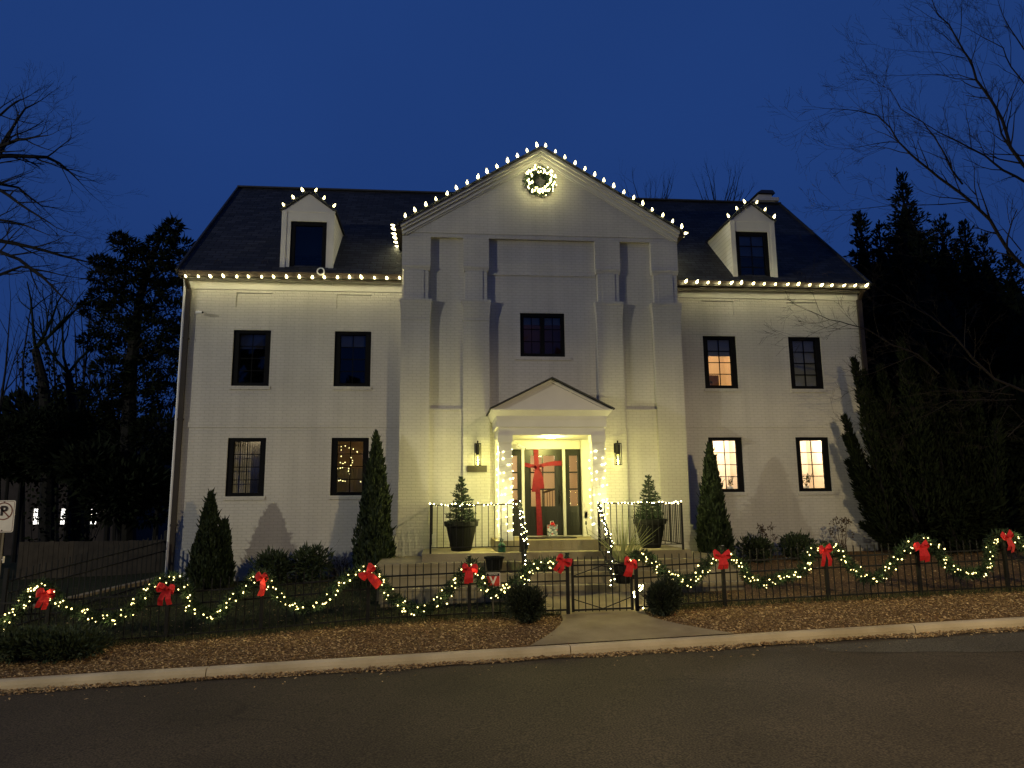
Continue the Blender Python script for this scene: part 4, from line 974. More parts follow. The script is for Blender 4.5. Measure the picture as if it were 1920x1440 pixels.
# side fence running back on the left
o = thing('iron_fence', 'shorter stretch of dark iron fence running back beside the left yard', 'fence', (-9.4, -2, .2), 'runs of black iron fence along the street')
mb = MB(); A, B = Vector((-10.6,-3.2,.0)), Vector((-8.95,.1,.55))
for h in (1.0, .78, .12): mb.bar(A+Vector((0,0,h)), B+Vector((0,0,h)), .028)
for i in range(30): p = A.lerp(B, i/29); mb.box(p.x-.01, p.x+.01, p.y-.01, p.y+.01, p.z, p.z+1.18)
mb.build('picket_panel', M['iron'], o)
for p in (A, B): mb = MB(); mb.box(p.x-.035, p.x+.035, p.y-.035, p.y+.035, p.z-.1, p.z+1.25); mb.build('post', M['iron'], o)
mb = MB(); mb.bar((-11.2,-1.6,.05),(-9.1,1.2,.45), .22, .5); o = mb.build('garden_wall', M['conc']); tag(o, 'low pale concrete wall behind the iron side fence', 'wall')

# ---------------------------------------------------------------- garlands with fairy lights
GY = -4.70
def garland(label, pix, nb, seed, r=.10, cl=()):
    rng = random.Random(seed); pts = px(pix, GY); fine = []
    # smooth the path
    for i in range(len(pts)-1):
        p0, p1, p2, p3 = pts[max(0,i-1)], pts[i], pts[i+1], pts[min(len(pts)-1,i+2)]
        for k in range(6):
            t = k/6; fine.append(.5*((2*p1)+(p2-p0)*t+(2*p0-5*p1+4*p2-p3)*t*t+(3*p1-p0-3*p2+p3)*t**3))
    fine.append(pts[-1]); L = sum((b-a).length for a, b in zip(fine, fine[1:]))
    o = thing('garland', label, 'garland', fine[len(fine)//2], 'lit green garlands swagged along the fence')
    mb = MB()
    for p in along(fine, int(L*900)):
        v = rnd(rng); v = Vector((v.x, v.y*.8, v.z)); q = p+v*r*.55
        mb.leaf(q, v+rnd(rng)*.5, .11*rng.uniform(.6,1.3), .018, rng)
    mb.build('greenery', M['needle'], o)
    mb = MB(); mb.tube(fine, .012, 5); mb.build('wire', M['wire'], o)
    for p in along(fine, 7, .4): lamp('fairy_light', 'POINT', p+Vector((rng.uniform(-.1,.1), -.13, rng.uniform(-.05,.08))), .5, (1,.86,.38), o, .02)
    nb = int(nb*1.25)
    for k in range(nb):
        p = along(fine, 400)[min(399, max(0, int(400*(k+.5+rng.gauss(0,.8))/nb)))]; v = rnd(rng); inst(FAIRY, 'fairy_bulb', o, p+Vector((v.x*r*1.2+rng.uniform(-.05,.05), -abs(v.y)*r*.75-.035, v.z*r*1.0-.01)), (rng.uniform(0,3),rng.uniform(0,3),0), rng.uniform(.75,1.35))
    for x, y in cl: inst(FAIRY, 'fairy_bulb', o, at(x, y, GY-.10), (0,0,0), rng.uniform(1.0,1.5))
    return o
garland('garland running off the left edge from the leftmost bow', [(-35,1205),(0,1175),(25,1155),(48,1125),(75,1098)], 24, 71, cl=((70,1100),(66,1103),(58,1108)))
garland('garland swag between the leftmost bow and the second bow from the left', [(78,1095),(95,1108),(108,1125),(135,1142),(175,1156),(218,1158),(250,1140),(268,1118),(290,1098),(318,1082)], 38, 72)
garland('garland swag between the second and third bows from the left', [(318,1082),(338,1088),(352,1105),(358,1130),(380,1148),(398,1156),(418,1142),(432,1122),(458,1105),(474,1085),(495,1078)], 30, 73)
garland('garland swag between the third and fourth bows from the left', [(495,1078),(508,1095),(520,1115),(545,1133),(575,1138),(600,1132),(625,1108),(645,1088),(672,1072),(695,1066)], 34, 74)
garland('garland swag between the fourth and fifth bows from the left', [(695,1066),(712,1085),(728,1112),(752,1132),(785,1143),(808,1138),(838,1112),(858,1085),(885,1056)], 36, 75)
garland('garland dipping past the yard sign to the left gate post', [(885,1056),(900,1078),(908,1098),(925,1112),(945,1108),(962,1092),(985,1080),(992,1065),(1010,1058),(1035,1058),(1058,1050)], 34, 76, cl=((943,1098),(947,1103),(950,1096),(940,1106),(955,1101),(946,1110)))
garland('garland from the right gate post down past the right boxwood ball', [(1182,1045),(1205,1042),(1222,1050),(1232,1062),(1250,1076),(1278,1090),(1300,1086),(1318,1068),(1330,1052),(1352,1040)], 38, 77)
garland('garland swag between the second and third bows right of the gate', [(1352,1040),(1378,1050),(1395,1065),(1402,1082),(1430,1092),(1470,1082),(1500,1075),(1512,1055),(1520,1035),(1545,1025)], 42, 78)
garland('garland swag between the third and fourth bows right of the gate', [(1545,1025),(1568,1030),(1582,1045),(1602,1068),(1632,1086),(1655,1075),(1680,1050),(1695,1028),(1725,1012)], 30, 79)
garland('garland swag up to the rightmost bow', [(1725,1012),(1750,1025),(1768,1048),(1795,1070),(1825,1075),(1850,1062),(1855,1035),(1862,1010),(1885,1002)], 34, 80)
garland('garland running off the right edge from the rightmost bow', [(1885,1002),(1905,1010),(1925,1030),(1955,1050)], 12, 81)
# tangle of bright bulbs hanging from the right gate post
o = thing('fairy_light_string', 'bright bunch of fairy lights hanging from the right gate post to the ground', 'string lights', at(1195,1110,-4.62))
path = px([(1190,1075),(1196,1095),(1203,1102),(1192,1110),(1186,1116),(1192,1128),(1196,1138),(1203,1142),(1210,1150)], -4.52)
mb = MB(); mb.tube(path, .008, 5); mb.build('wire', M['wire'], o)
for x, y in ((1199,1098),(1203,1103),(1200,1106),(1196,1101),(1189,1111),(1186,1116),(1190,1119),(1194,1124),(1196,1130),(1188,1114),(1205,1099),(1206,1141),(1208,1148),(1193,1120)):
    inst(COOLB, 'fairy_bulb', o, at(x, y, -4.50), (0,0,0), R_.uniform(1.3,2.0))

# ---------------------------------------------------------------- bows
def bow(label, c, tilt=0, yaw=0, s=1, tails=(.05,.05), tw=.075):
    o = thing('red_bow', label, 'bow', c, 'red bows on the fence posts'); c = Vector(c); Rm = Matrix.Translation(c) @ Euler((0, tilt, yaw), 'XYZ').to_matrix().to_4x4() @ Matrix.Scale(s, 4)
    rb_ = random.Random(label); lk = {-1: rb_.uniform(.8,1.15), 1: rb_.uniform(.8,1.15)}; tk_ = {-1: rb_.uniform(.75,1.15), 1: rb_.uniform(.75,1.1)}; dr = {-1: rb_.uniform(-.04,.02), 1: rb_.uniform(-.04,.02)}
    def emitp(name, mb): mb.v = [tuple(Rm @ Vector(v)) for v in mb.v]; return mb.build(name, M['red'], o, smooth=False)
    for q in (-1, 1):
        mb = MB(); ribbon(mb, [(q*.01,-.01,0),(q*.06*lk[q],-.05,.045),(q*.125*lk[q],-.06,.07+dr[q]),(q*.155*lk[q],-.045,.03+dr[q]),(q*.14*lk[q],-.01,-.02+dr[q]),(q*.08*lk[q],-.02,-.03),(q*.01,-.015,-.005)], [.05,.085,.105,.105,.10,.085,.05], .006, (0,.55,.85)); emitp('loop', mb)
    for q, off in ((-1, tails[0]), (1, tails[1])):
        mb = MB(); ribbon(mb, [(q*.015,-.03,-.01),(q*.03+off*q*.3,-.05,-.09*tk_[q]),(q*(.035+off*.8)+dr[q]*.4,-.075,-.20*tk_[q]),(q*(.04+off),-.03,-.31*tk_[q])], [.05,tw,tw*1.15,tw*1.05], .006); emitp('tail', mb)
    mb = MB(); mb.lathe([(.0,-.035),(.028,-.025),(.036,0),(.028,.025),(0,.035)], (0,-.04,0), 9); emitp('knot', mb)
    return o
BW = [((84,1112),.25,.9,'red bow turned sideways on the leftmost fence post',(.02,.02),.08), ((314,1103),.1,0,'open red bow with two spread tails, second from the left',(.03,.05),.085), ((489,1082),.1,1.2,'red bow seen edge-on on the third post from the left',(.01,.01),.09),
      ((688,1074),-.75,.3,'red bow tipped over to one side in front of the lawn',(.0,.0),.08), ((880,1066),.05,0,'upright red bow on the post left of the yard sign',(.0,.0),.085), ((1055,1050),.6,.2,'lopsided red bow on the left gate post',(.0,.02),.07),
      ((1181,1055),.3,.2,'red bow on the right gate post',(.0,.0),.09), ((1353,1042),0,0,'red bow below the right arborvitae',(.02,.02),.085), ((1545,1030),0,.15,'red bow with straight parted tails under the rightmost lit window',(.045,.04),.075),
      ((1727,1023),-.1,0,'red bow on the post second from the right edge',(.01,.01),.10), ((1886,1006),-.15,.3,'red bow nearest the right edge',(.01,.02),.085)]
for (x, y), t, yw, lab, tl, tw in BW: bow(lab, at(x, y, GY-.12), t, yw, .94, tl, tw)

# ---------------------------------------------------------------- signs
def text(s, parent, name, loc, size, m, sx=1, rot=(math.pi/2,0,0), ex=.0015):
    c = bpy.data.curves.new(name, 'FONT'); c.body = s; c.size = size; c.align_x = 'CENTER'; c.align_y = 'CENTER'; c.extrude = ex; c.resolution_u = 4; c.offset = .007 if size > .15 else .0
    t_ = bpy.data.objects.new(name, c); COL.objects.link(t_); bpy.context.view_layer.update(); c_ = bpy.data.meshes.new_from_object(t_.evaluated_get(bpy.context.evaluated_depsgraph_get())); bpy.data.objects.remove(t_); c = c_
    c.materials.clear(); o = bpy.data.objects.new(name, c); COL.objects.link(o); o.location = loc; o.rotation_euler = rot; o.scale = (sx, 1, 1); c.materials.append(m)
    if parent is not None: attach(o, parent)
    return o
def rrect(x0, x1, z0, z1, r, n=5):
    out = []
    for cx, cz, a0 in ((x1-r,z1-r,0),(x0+r,z1-r,90),(x0+r,z0+r,180),(x1-r,z0+r,270)):
        for k in range(n+1): a = rad(a0+90*k/n); out.append((cx+r*math.cos(a), cz+r*math.sin(a)))
    return out
SY = -6.02
tr = at(30, 938, SY); br = at(29, 998, SY); x1 = tr.x; z1 = tr.z; z0 = br.z; x0 = x1-.33; cx = (x0+x1)/2
sg = thing('no_parking_sign', 'white no parking sign with a crossed out P on a brown steel post', 'sign', (cx, SY, zg(cx, -6.0)))
mb = MB(); mb.prism(rrect(x0, x1, z0, z1, .03), SY, SY+.004); mb.build('sign_plate', M['signface'], sg)
mb = MB(); poly = rrect(x0+.014, x1-.014, z0+.014, z1-.014, .022); inn = rrect(x0+.019, x1-.019, z0+.019, z1-.019, .018); n = len(poly)
mb.add([(x,SY-.0015,z) for x, z in poly]+[(x,SY-.0015,z) for x, z in inn], [(i,(i+1)%n,n+(i+1)%n,n+i) for i in range(n)]); mb.build('border', M['signred'], sg)
cz = z1-.165; mb = MB(); n = 32
mb.add([(cx+r*math.cos(6.2832*k/n), SY-.003, cz+r*math.sin(6.2832*k/n)) for r in (.118,.134) for k in range(n)], [(k,(k+1)%n,n+(k+1)%n,n+k) for k in range(n)])
q = .085; mb.add([(cx-q-.006,SY-.0045,cz+q-.006),(cx-q+.006,SY-.0045,cz+q+.006),(cx+q+.006,SY-.0045,cz-q+.006),(cx+q-.006,SY-.0045,cz-q-.006)], [(0,1,2,3)]); mb.build('prohibition_ring', M['signred'], sg)
text('P', sg, 'lettering', (cx+.005, SY-.003, cz), .20, M['signblk'], 1.05)
mb = MB(); 
for z in (z1-.022, z0+.03): mb.lathe([(.009,-.004),(.009,.004)], (0,0,0), 8); mb.v[-16:] = [(cx+v[0], SY-.004+v[2]*.5, z+v[1]) for v in mb.v[-16:]]
mb.build('bolt', M['signblk'], sg)
mb = MB(); zb_ = zg(cx, -6.0)-.2
for a, b in ((-.028,-.02),(-.02,.02),(.02,.028)): mb.box(cx+a, cx+b, SY+.006+(.012 if abs(a) < .021 and b > 0 else 0), SY+.03, zb_, z1-.02)
mb.build('post', M['galv'], sg)
mb = MB(); mb.box(cx+.055, cx+.06, SY+.0, SY+.05, z0-.46, z0-.36); mb.box(cx+.02, cx+.055, SY+.02, SY+.026, z0-.42, z0-.40); mb.build('side_plate', M['signface'], sg)
# small red yard sign
tl = at(911, 1074, -4.66); rb_ = at(938, 1105, -4.66); x0, x1, z1, z0 = tl.x, rb_.x, tl.z, rb_.z; Y = -4.66; cx = (x0+x1)/2; h = z1-z0; w = x1-x0
ys = thing('yard_sign', 'small red security yard sign with a white V by the fence left of the boxwood', 'sign', (cx, Y, zg(cx, Y)))
mr_, mk_, mw_ = mat('sign_red', (.50,.045,.035), .45, .05, 9), mat('sign_navy', (.02,.018,.03), .45, .1, 9), mat('sign_white', (.75,.72,.66), .5, .03, 9)
mb = MB(); mb.box(x0, x1, Y, Y+.006, z0, z1); mb.build('sign_plate', mw_, ys)
mb = MB(); mb.box(x0+.012, x1-.012, Y-.002, Y, z0+h*.20, z1-h*.20); mb.build('red_field', mr_, ys)
mb = MB(); mb.box(x0+.012, x1-.012, Y-.002, Y, z1-h*.20, z1-.012); mb.box(x0+.012, x1-.012, Y-.002, Y, z0+.012, z0+h*.19); mb.build('dark_band', mk_, ys)
text('VINTAGE', ys, 'lettering', (cx, Y-.003, z1-h*.115), .036, mw_, 1.1); text('V', ys, 'lettering', (cx, Y-.003, z0+h*.50), .20, mw_, 1.0); text('SECURITY', ys, 'lettering', (cx, Y-.003, z0+h*.11), .033, mw_, 1.05)
mb = MB(); mb.box(cx-.012, cx+.012, Y+.007, Y+.02, zg(cx,Y)-.1, z0+.2); mb.build('stake', M['galv'], ys)

# ---------------------------------------------------------------- litter and lawn
def leaves(name, n, fx, seed, cols):
    rng = random.Random(seed); mb = MB(); mi = []
    for i in range(n):
        x, y, z = fx(rng); s = rng.uniform(.010,.032)*(1.35 if rng.random() < .08 else 1); a = rng.uniform(0, 6.28); d = Vector((math.cos(a), math.sin(a), rng.uniform(-.1,.45))); d.normalize()
        q = d.cross(Vector((rng.uniform(-.5,.5), rng.uniform(-.5,.5), 1))).normalized()*s*rng.uniform(.3,.55); p = Vector((x, y, z+.006)); lift = Vector((0,0,s*rng.uniform(0,.5)))
        mb.add([p-d*s, p+q+lift, p+d*s, p-q+lift*rng.random()], [(0,1,2),(0,2,3)])
    o = mb.build(name, cols[0], None); me = o.data
    for m in cols[1:]: me.materials.append(m)
    idx = []
    for i in range(n): k = rng.randrange(len(cols)); idx += [k, k]
    me.polygons.foreach_set('material_index', idx); o['kind'] = 'stuff'; return o
LC = [mat('fallen_leaf_a', (.60,.41,.19), .8, .25, 30, spec=.2), mat('fallen_leaf_b', (.42,.27,.12), .8, .25, 30, spec=.2), mat('fallen_leaf_c', (.58,.41,.20), .8, .2, 30, spec=.2), mat('fallen_leaf_d', (.22,.135,.07), .85, .25, 30, spec=.2)]
def onwalk(x, y):
    if y < -4.6: t = max(0, min(1, (y+6.1)/1.25)); return -1.05*(1-t)**1.5-.30*(1-(1-t)**1.5) < x < 2.35*(1-t)**1.5+1.22*(1-(1-t)**1.5)
    return -.55 < x < 1.45
def fverge(r):
    while True:
        x = r.uniform(-13,12); y = -6.08+1.6*r.random()
        if not onwalk(x, y) or r.random() < .012: return x, y, zg(x, y)+r.random()*.012
leaves('fallen_leaves', 34000, fverge, 91, LC)
def fgut(r):
    x = r.uniform(-13,12); t = r.random()**1.6; k = .16+.07*math.sin(x*1.3)+.06*math.sin(x*3.7+1); y = -6.31-t*max(.05, k)
    if r.random() < .02: y -= r.uniform(0, .8)
    return x, y, slope(x)+.006+(1-t)*.035*r.random()
leaves('gutter_leaves', 11000, fgut, 92, LC)
def frl(r):
    while True:
        x = r.uniform(1.5,13); y = r.uniform(-4.6,-.3)
        if not onwalk(x, y) and not (x < 3.9 and y > -3.5): return x, y, zg(x, y)
leaves('lawn_leaves', 6500, frl, 93, LC[:2]+[LC[3], LC[3]])
def fll(r):
    while True:
        x = r.uniform(-12,-.6); y = -4.6+4.2*r.random()**1.5
        if not (x > -3.85 and y > -3.5): return x, y, zg(x, y)
leaves('lawn_leaves', 900, fll, 94, LC)
rng = random.Random(95); mb = MB()
for i in range(30000):
    x = rng.uniform(-12.5,3.2); y = rng.uniform(-4.62,-.1)
    if onwalk(x, y) or (-3.8 < x < 3.8 and y > -3.45): continue
    mb.leaf(Vector((x, y, zg(x, y)-.005)), Vector((rng.uniform(-.5,.5), rng.uniform(-.5,.5), 1)), rng.uniform(.03,.075), .011, rng)
for i in range(9000):   # longer dead grass along the foot of the fence
    x = rng.uniform(-12.5,12); y = -4.62+rng.gauss(0,.07)
    if -.3 < x < 1.25: continue
    mb.leaf(Vector((x, y, zg(x, y)-.005)), Vector((rng.uniform(-.6,.6), rng.uniform(-.6,.6), 1)), rng.uniform(.05,.16), .009, rng)
tf = MB()
for i in range(7000):   # tufts of dead grass poking through the verge
    cx_ = rng.uniform(-12.5,12); 
    if math.sin(cx_*1.7)+math.sin(cx_*4.1+1)+rng.gauss(0,.7) < .4: continue
    y = -6.05+1.4*rng.random()
    if onwalk(cx_, y): continue
    tf.leaf(Vector((cx_, y, zg(cx_, y))), Vector((rng.uniform(-1,1), rng.uniform(-1,1), .7)), rng.uniform(.03,.09), .007, rng)
o = tf.build('dead_grass', mat('dead_grass', (.20,.15,.07), .8, 0, 9, col2=(.36,.28,.14))); o['kind'] = 'stuff'
o = mb.build('lawn_grass', mat('lawn_grass', (.030,.042,.012), .7, 0, 3, col2=(.085,.085,.035))); o['kind'] = 'stuff'

# ---------------------------------------------------------------- street trees and background
def tree_from(label, Y, trunk, limbs, m, seed, r0, twig, depth, cat='tree', name='bare_tree', group=None, every=1, kids=(2,4), spread=.7):
    rng = random.Random(seed); b = trunk[0]; o = thing(name, label, cat, b, group)
    mb = MB(); n = len(trunk); mb.tube(trunk, [r0*(1-.6*i/(n-1)) for i in range(n)], 12); mb.build('trunk', m, o)
    mb = MB()
    for L, a, c in limbs: limb(mb, L, a, c, rng, twig, depth, every, kids=kids, spread=spread)
    mb.build('crown', m, o); return o
def pl(l, Y, dy=0): n = len(l); return [at(x, y, Y+dy*i/max(1, n-1)) for i, (x, y) in enumerate(l)]
TY = -2.6
tb = at(1945, 1080, TY); trunk = [Vector((tb.x, TY, zg(tb.x, TY)-.2))]+pl([(1945,980),(1948,860),(1955,760),(1962,640),(1965,500),(1960,400),(1950,315),(1942,200),(1930,60)], TY, .6)
LM = [([(1920,502),(1887,465),(1857,412),(1820,377),(1782,349),(1741,317),(1707,289),(1685,266),(1670,240),(1644,217),(1610,208),(1561,204)], .045, .006, -.9),
 ([(1685,266),(1650,268),(1629,272),(1595,279)], .012, .004, .2), ([(1805,345),(1786,319),(1767,281),(1752,255),(1730,229),(1689,204),(1670,169),(1651,161)], .024, .004, .6),
 ([(1930,345),(1880,319),(1846,292),(1797,266),(1760,249),(1730,229)], .032, .006, -.5), ([(1940,335),(1895,277),(1880,225),(1857,184),(1831,150),(1820,116),(1797,79),(1779,45),(1760,30),(1745,-10)], .046, .008, -.7),
 ([(1900,285),(1878,250),(1866,205),(1845,160),(1830,118)], .028, .006, .8), ([(1831,150),(1797,141),(1749,139),(1681,142)], .012, .004, .5), ([(1809,109),(1760,99),(1681,94)], .010, .003, -.4),
 ([(1930,292),(1895,290),(1842,290),(1790,268)], .018, .005, .6), ([(1935,175),(1895,124),(1880,90),(1846,71),(1812,52)], .020, .005, .9), ([(1935,110),(1905,70),(1880,30),(1868,-10)], .018, .005, .3),
 ([(1820,379),(1760,384),(1670,386),(1595,394),(1554,394)], .012, .003, -.8), ([(1925,735),(1863,711),(1827,675),(1791,632),(1744,592),(1693,567),(1646,540)], .034, .006, -.4),
 ([(1760,700),(1720,664),(1672,646),(1625,617),(1592,608),(1556,599),(1528,587)], .020, .006, -.8), ([(1720,664),(1675,682),(1643,697)], .013, .005, .2), ([(1900,740),(1838,734),(1755,734),(1679,747)], .012, .003, .5),
 ([(1905,750),(1833,749),(1787,751),(1744,776),(1675,801)], .012, .003, -.5), ([(1915,470),(1880,430),(1850,440),(1800,455),(1740,450)], .014, .004, .9), ([(1890,820),(1920,790),(1890,760),(1870,800)], .012, .004, -.3)]
rngT = random.Random(5)
tree_from('bare tree at the right edge with long thin boughs sweeping over the house', TY, trunk, [(pl(l, TY+.1, dy), a, c) for l, a, c, dy in LM], M['bark'], 101, .17, 1.0, 3, every=1, kids=(2,3))
# branch tips that hang in front of the right wall
TL = 5.0
tb = at(-70, 1000, TL); trunk = [Vector((tb.x, TL, .2))]+pl([(-70,900),(-66,700),(-60,520),(-58,400),(-50,300),(-45,200)], TL, .4)
LL = [([(-55,330),(0,292),(35,292),(88,295),(112,306),(136,327),(153,345)], .09, .012, .8), ([(-50,300),(0,274),(35,262),(59,259),(90,254)], .08, .012, -.6), ([(-50,310),(0,283),(24,238),(47,203),(77,188)], .08, .012, .5),
 ([(-60,380),(0,356),(35,380),(71,404),(106,427)], .07, .012, -.7), ([(-60,460),(0,451),(59,463),(118,480),(165,492),(195,475)], .08, .012, .6), ([(-60,480),(0,472),(35,486),(77,516),(112,551),(142,581)], .08, .012, -.5),
 ([(-55,360),(0,345),(35,352),(77,386),(110,392)], .06, .010, .9), ([(-60,520),(0,515),(40,500),(90,510),(140,520)], .06, .010, .3), ([(-60,420),(-10,410),(40,420),(90,440)], .06, .01, -.9), ([(-45,220),(0,215),(30,190),(50,183)], .05, .01, .2)]
tree_from('bare tree at the left edge with fine twigs spread against the sky', TL, trunk, [(pl(l, TL, dy*2), a, c) for l, a, c, dy in LL], M['barkd'], 102, .3, 1.15, 3, every=1, kids=(2,3))
# thin bare trees of the thicket on the left
for k, (x, yt, yb) in enumerate(((20,565,900),(62,548,900),(98,560,880),(140,600,880),(172,545,900),(205,580,900),(238,600,900),(150,560,900),(300,640,900))):
    rng = random.Random(200+k); Y = 11+k%4*1.6; a = at(x+rng.uniform(-20,20), 1000, Y); a.z = .2; b = at(x, yt, Y)
    o = thing('bare_tree', ['slender bare sapling in the dark thicket beside the house, its twigs against the sky'][0], 'tree', a, 'thicket of bare saplings left of the house')
    mid = a.lerp(b, .55)+Vector((rng.uniform(-.4,.4),0,0)); mb = MB(); mb.tube([a, a.lerp(mid,.5), mid], [.12,.09,.07], 7); mb.build('trunk', M['barkd'], o)
    mb = MB(); limb(mb, [mid, mid.lerp(b,.4)+Vector((rng.uniform(-.2,.2),0,0)), b], .06, .012, rng, 1.7, 2, 1, 5, .12, (2,3), .45)
    for q in range(3): grow(mb, a.lerp(mid, rng.uniform(.6,1)), (rng.uniform(-.6,.6), rng.uniform(-.3,.3), 1), 3.2, .035, 2, rng, .18, .5, 5, .1)
    mb.build('crown', M['barkd'], o)
def ivytrunk(label, l, Y, r, seed):
    rng = random.Random(seed); pts = pl(l, Y); pts[0].z = .2; o = thing('ivy_clad_tree', label, 'tree', pts[0]); mb = MB(); mb.tube(pts, [r*(1-.5*i/(len(pts)-1)) for i in range(len(pts))], 9); mb.build('trunk', M['barkd'], o)
    mb = MB()
    for p in along(pts, 900): mb.leaf(p+rnd(rng)*r*2.6, rnd(rng), .16, .11, rng)
    for q in range(4): grow(mb, pts[-1], (rng.uniform(-1,1), 0, .8), 2.6, .06, 2, rng)
    mb.build('crown', M['conif'], o)
ivytrunk('thick ivy clad trunk near the left edge', [(92,1000),(90,850),(82,720),(66,655)], 9, .26, 301); ivytrunk('ivy clad trunk between the left trees', [(148,1000),(146,850),(136,760),(128,700)], 10, .26, 302)
# dark pine left of the house
rng = random.Random(401); Yp = 8.0
tk = pl([(242,1000),(240,850),(244,700),(262,560),(290,470),(318,420)], Yp); tk[0].z = .2
o = thing('pine_tree', 'dark evergreen tree with ragged boughs left of the house', 'tree', tk[0]); mb = MB(); mb.tube(tk, [.3,.27,.22,.14,.08,.03], 9); mb.build('trunk', M['barkd'], o)
mb = MB(); tw = MB()
CL = [(325,424,13,11),(312,440,16,12),(345,462,22,12),(300,458,24,14),(222,447,13,9),(240,462,26,10),(262,478,24,10),(190,490,18,9),(212,500,22,10),(280,492,40,14),(340,490,36,14),(235,515,30,12),(185,520,18,10),(310,515,46,16),(260,540,50,18),(330,545,36,22),(200,555,30,14),(172,580,22,12),(240,580,46,18),(320,585,40,22),(215,615,40,18),(285,620,50,20),(180,640,28,14),(330,640,28,26),(245,660,48,20),(210,690,34,16),(300,680,44,24),(260,720,44,20),(190,740,36,22),(310,740,36,26),(240,780,50,26),(170,800,50,30),(300,810,44,34),(100,800,60,34),(30,820,60,36),(250,840,70,36),(120,860,60,30)]
for x, y, rx, ry in CL:
    Yq = Yp+rng.uniform(-.9,.9); c = at(x, y, Yq); k = (Yq+18)/F
    blob(mb, c, rx*k*1.05, rx*k*.8, ry*k*.95, int(190+rx*ry*.9), .17, .06, rng, .25, .15)
    tw.tube([c, c.lerp(at(244+(262-244)*max(0,(700-y))/140, min(900, y+40), Yp), .9)], [.015,.05], 5, False)
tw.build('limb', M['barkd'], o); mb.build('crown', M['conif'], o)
# evergreens behind the right side
def conifer(label, x, ytip, ybase, wpx, Y, seed, n):
    rng = random.Random(seed); k = (Y+18)/F; t = at(x, ytip, Y); z = .9; h = t.z-z; o = thing('conifer', label, 'tree', (t.x, Y, z), 'tall conifers beyond the right corner of the house')
    mb = MB(); mb.tube([(t.x,Y,z-.2),(t.x,Y,t.z-.2)], [.28,.02], 8); mb.build('trunk', M['barkd'], o)
    mb = MB(); R0 = wpx*k; nl = int(h/.26); mb.lathe([(R0*.6,.2),(R0*.66,h*.5),(R0*.42,h*.72),(.02,h*.93)], (t.x,Y,z), 9)
    for i in range(nl):
        u = i/nl; rr = R0*min(1, (1-u)*2.5+.02)*(1-.18*math.sin(i*1.7+seed)**2); nb = int(8+11*min(1, 2*(1-u)))
        for j in range(nb):
            a = rng.uniform(0,6.283); r2 = rr*rng.uniform(.55,1.15); p0 = Vector((t.x, Y, z+h*u)); p1 = p0+Vector((r2*math.cos(a), r2*math.sin(a), -.10*r2+rng.uniform(.0,.35)))
            m_ = max(8, int(n*1.9*r2/R0))
            for q in range(m_): s = rng.uniform(.25,1.05); mb.leaf(p0.lerp(p1, s)+rnd(rng)*.13, (p1-p0).normalized()+rnd(rng)*.8+Vector((0,0,.3)), rng.uniform(.13,.28), .075, rng)
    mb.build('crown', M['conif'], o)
conifer('tallest dark conifer right of the house with a feathery tip', 1690, 333, 1000, 105, 7.5, 501, 26); conifer('shorter conifer just off the right roof corner', 1611, 402, 1000, 62, 6.0, 502, 22); conifer('conifer behind the bare boughs at the right', 1806, 418, 1000, 80, 8.5, 503, 22); conifer('lower conifer at the right edge behind the bare tree', 1892, 480, 1000, 95, 5.0, 504, 22)
conifer('conifer between the tallest ones right of the house', 1764, 412, 1000, 100, 6.5, 505, 22)
conifer('broad conifer filling the gap left of the tallest one', 1648, 424, 1000, 115, 7.0, 506, 24); conifer('lower conifer in front of the tall group right of the house', 1724, 440, 1000, 130, 5.6, 507, 24); conifer('broad dark conifer low behind the right boughs', 1842, 448, 1000, 115, 6.8, 508, 24)
# juniper in front of the right corner
rng = random.Random(601); JY = -.9
tb = at(1690, 1020, JY); o = thing('juniper', 'big ragged juniper with upswept plumes at the right corner of the house', 'shrub', (tb.x, JY, zg(tb.x, JY))); mb = MB(); tw = MB()
PLM = [((1668,980),(1601,676),30),((1690,960),(1620,700),40),((1660,990),(1584,785),24),((1668,1000),(1586,820),26),((1650,1010),(1592,868),26),((1700,960),(1650,690),50),((1740,960),(1690,640),60),((1780,960),(1730,660),60),((1820,960),(1780,700),60),((1850,980),(1825,730),60),((1700,1020),(1612,930),40),((1760,1020),(1640,850),60),((1800,1030),(1700,800),70),((1690,1030),(1620,985),30),((1860,1010),(1870,790),60),((1720,980),(1640,760),50)]
for (bx_, by_), (tx, ty), wpx in PLM:
    Y0 = JY+rng.uniform(-.2,.6); a = at(bx_, by_, Y0); b = at(tx, ty, Y0+rng.uniform(-.1,.25)); k = 17/F; R0 = wpx*k; tw.tube([a, a.lerp(b,.6), b], [.05,.03,.008], 5, False); L = (b-a).length
    for i in range(int(520+L*330)):
        u = rng.random()**.85; c = a.lerp(b, u); rr = R0*(1-u)**.75*.62+.015; v = rnd(rng); d = (b-a).normalized()+v*.7
        mb.leaf(c+Vector((v.x*rr, v.y*rr, v.z*rr*.6)), d, rng.uniform(.10,.20), .04, rng)
for i in range(5): c = at(1720+40*i, 975, JY+.3); blob(mb, c, .8, .6, .8, 1100, .18, .06, rng, .4)
tw.build('limb', M['barkd'], o); mb.build('crown', M['junip'], o)
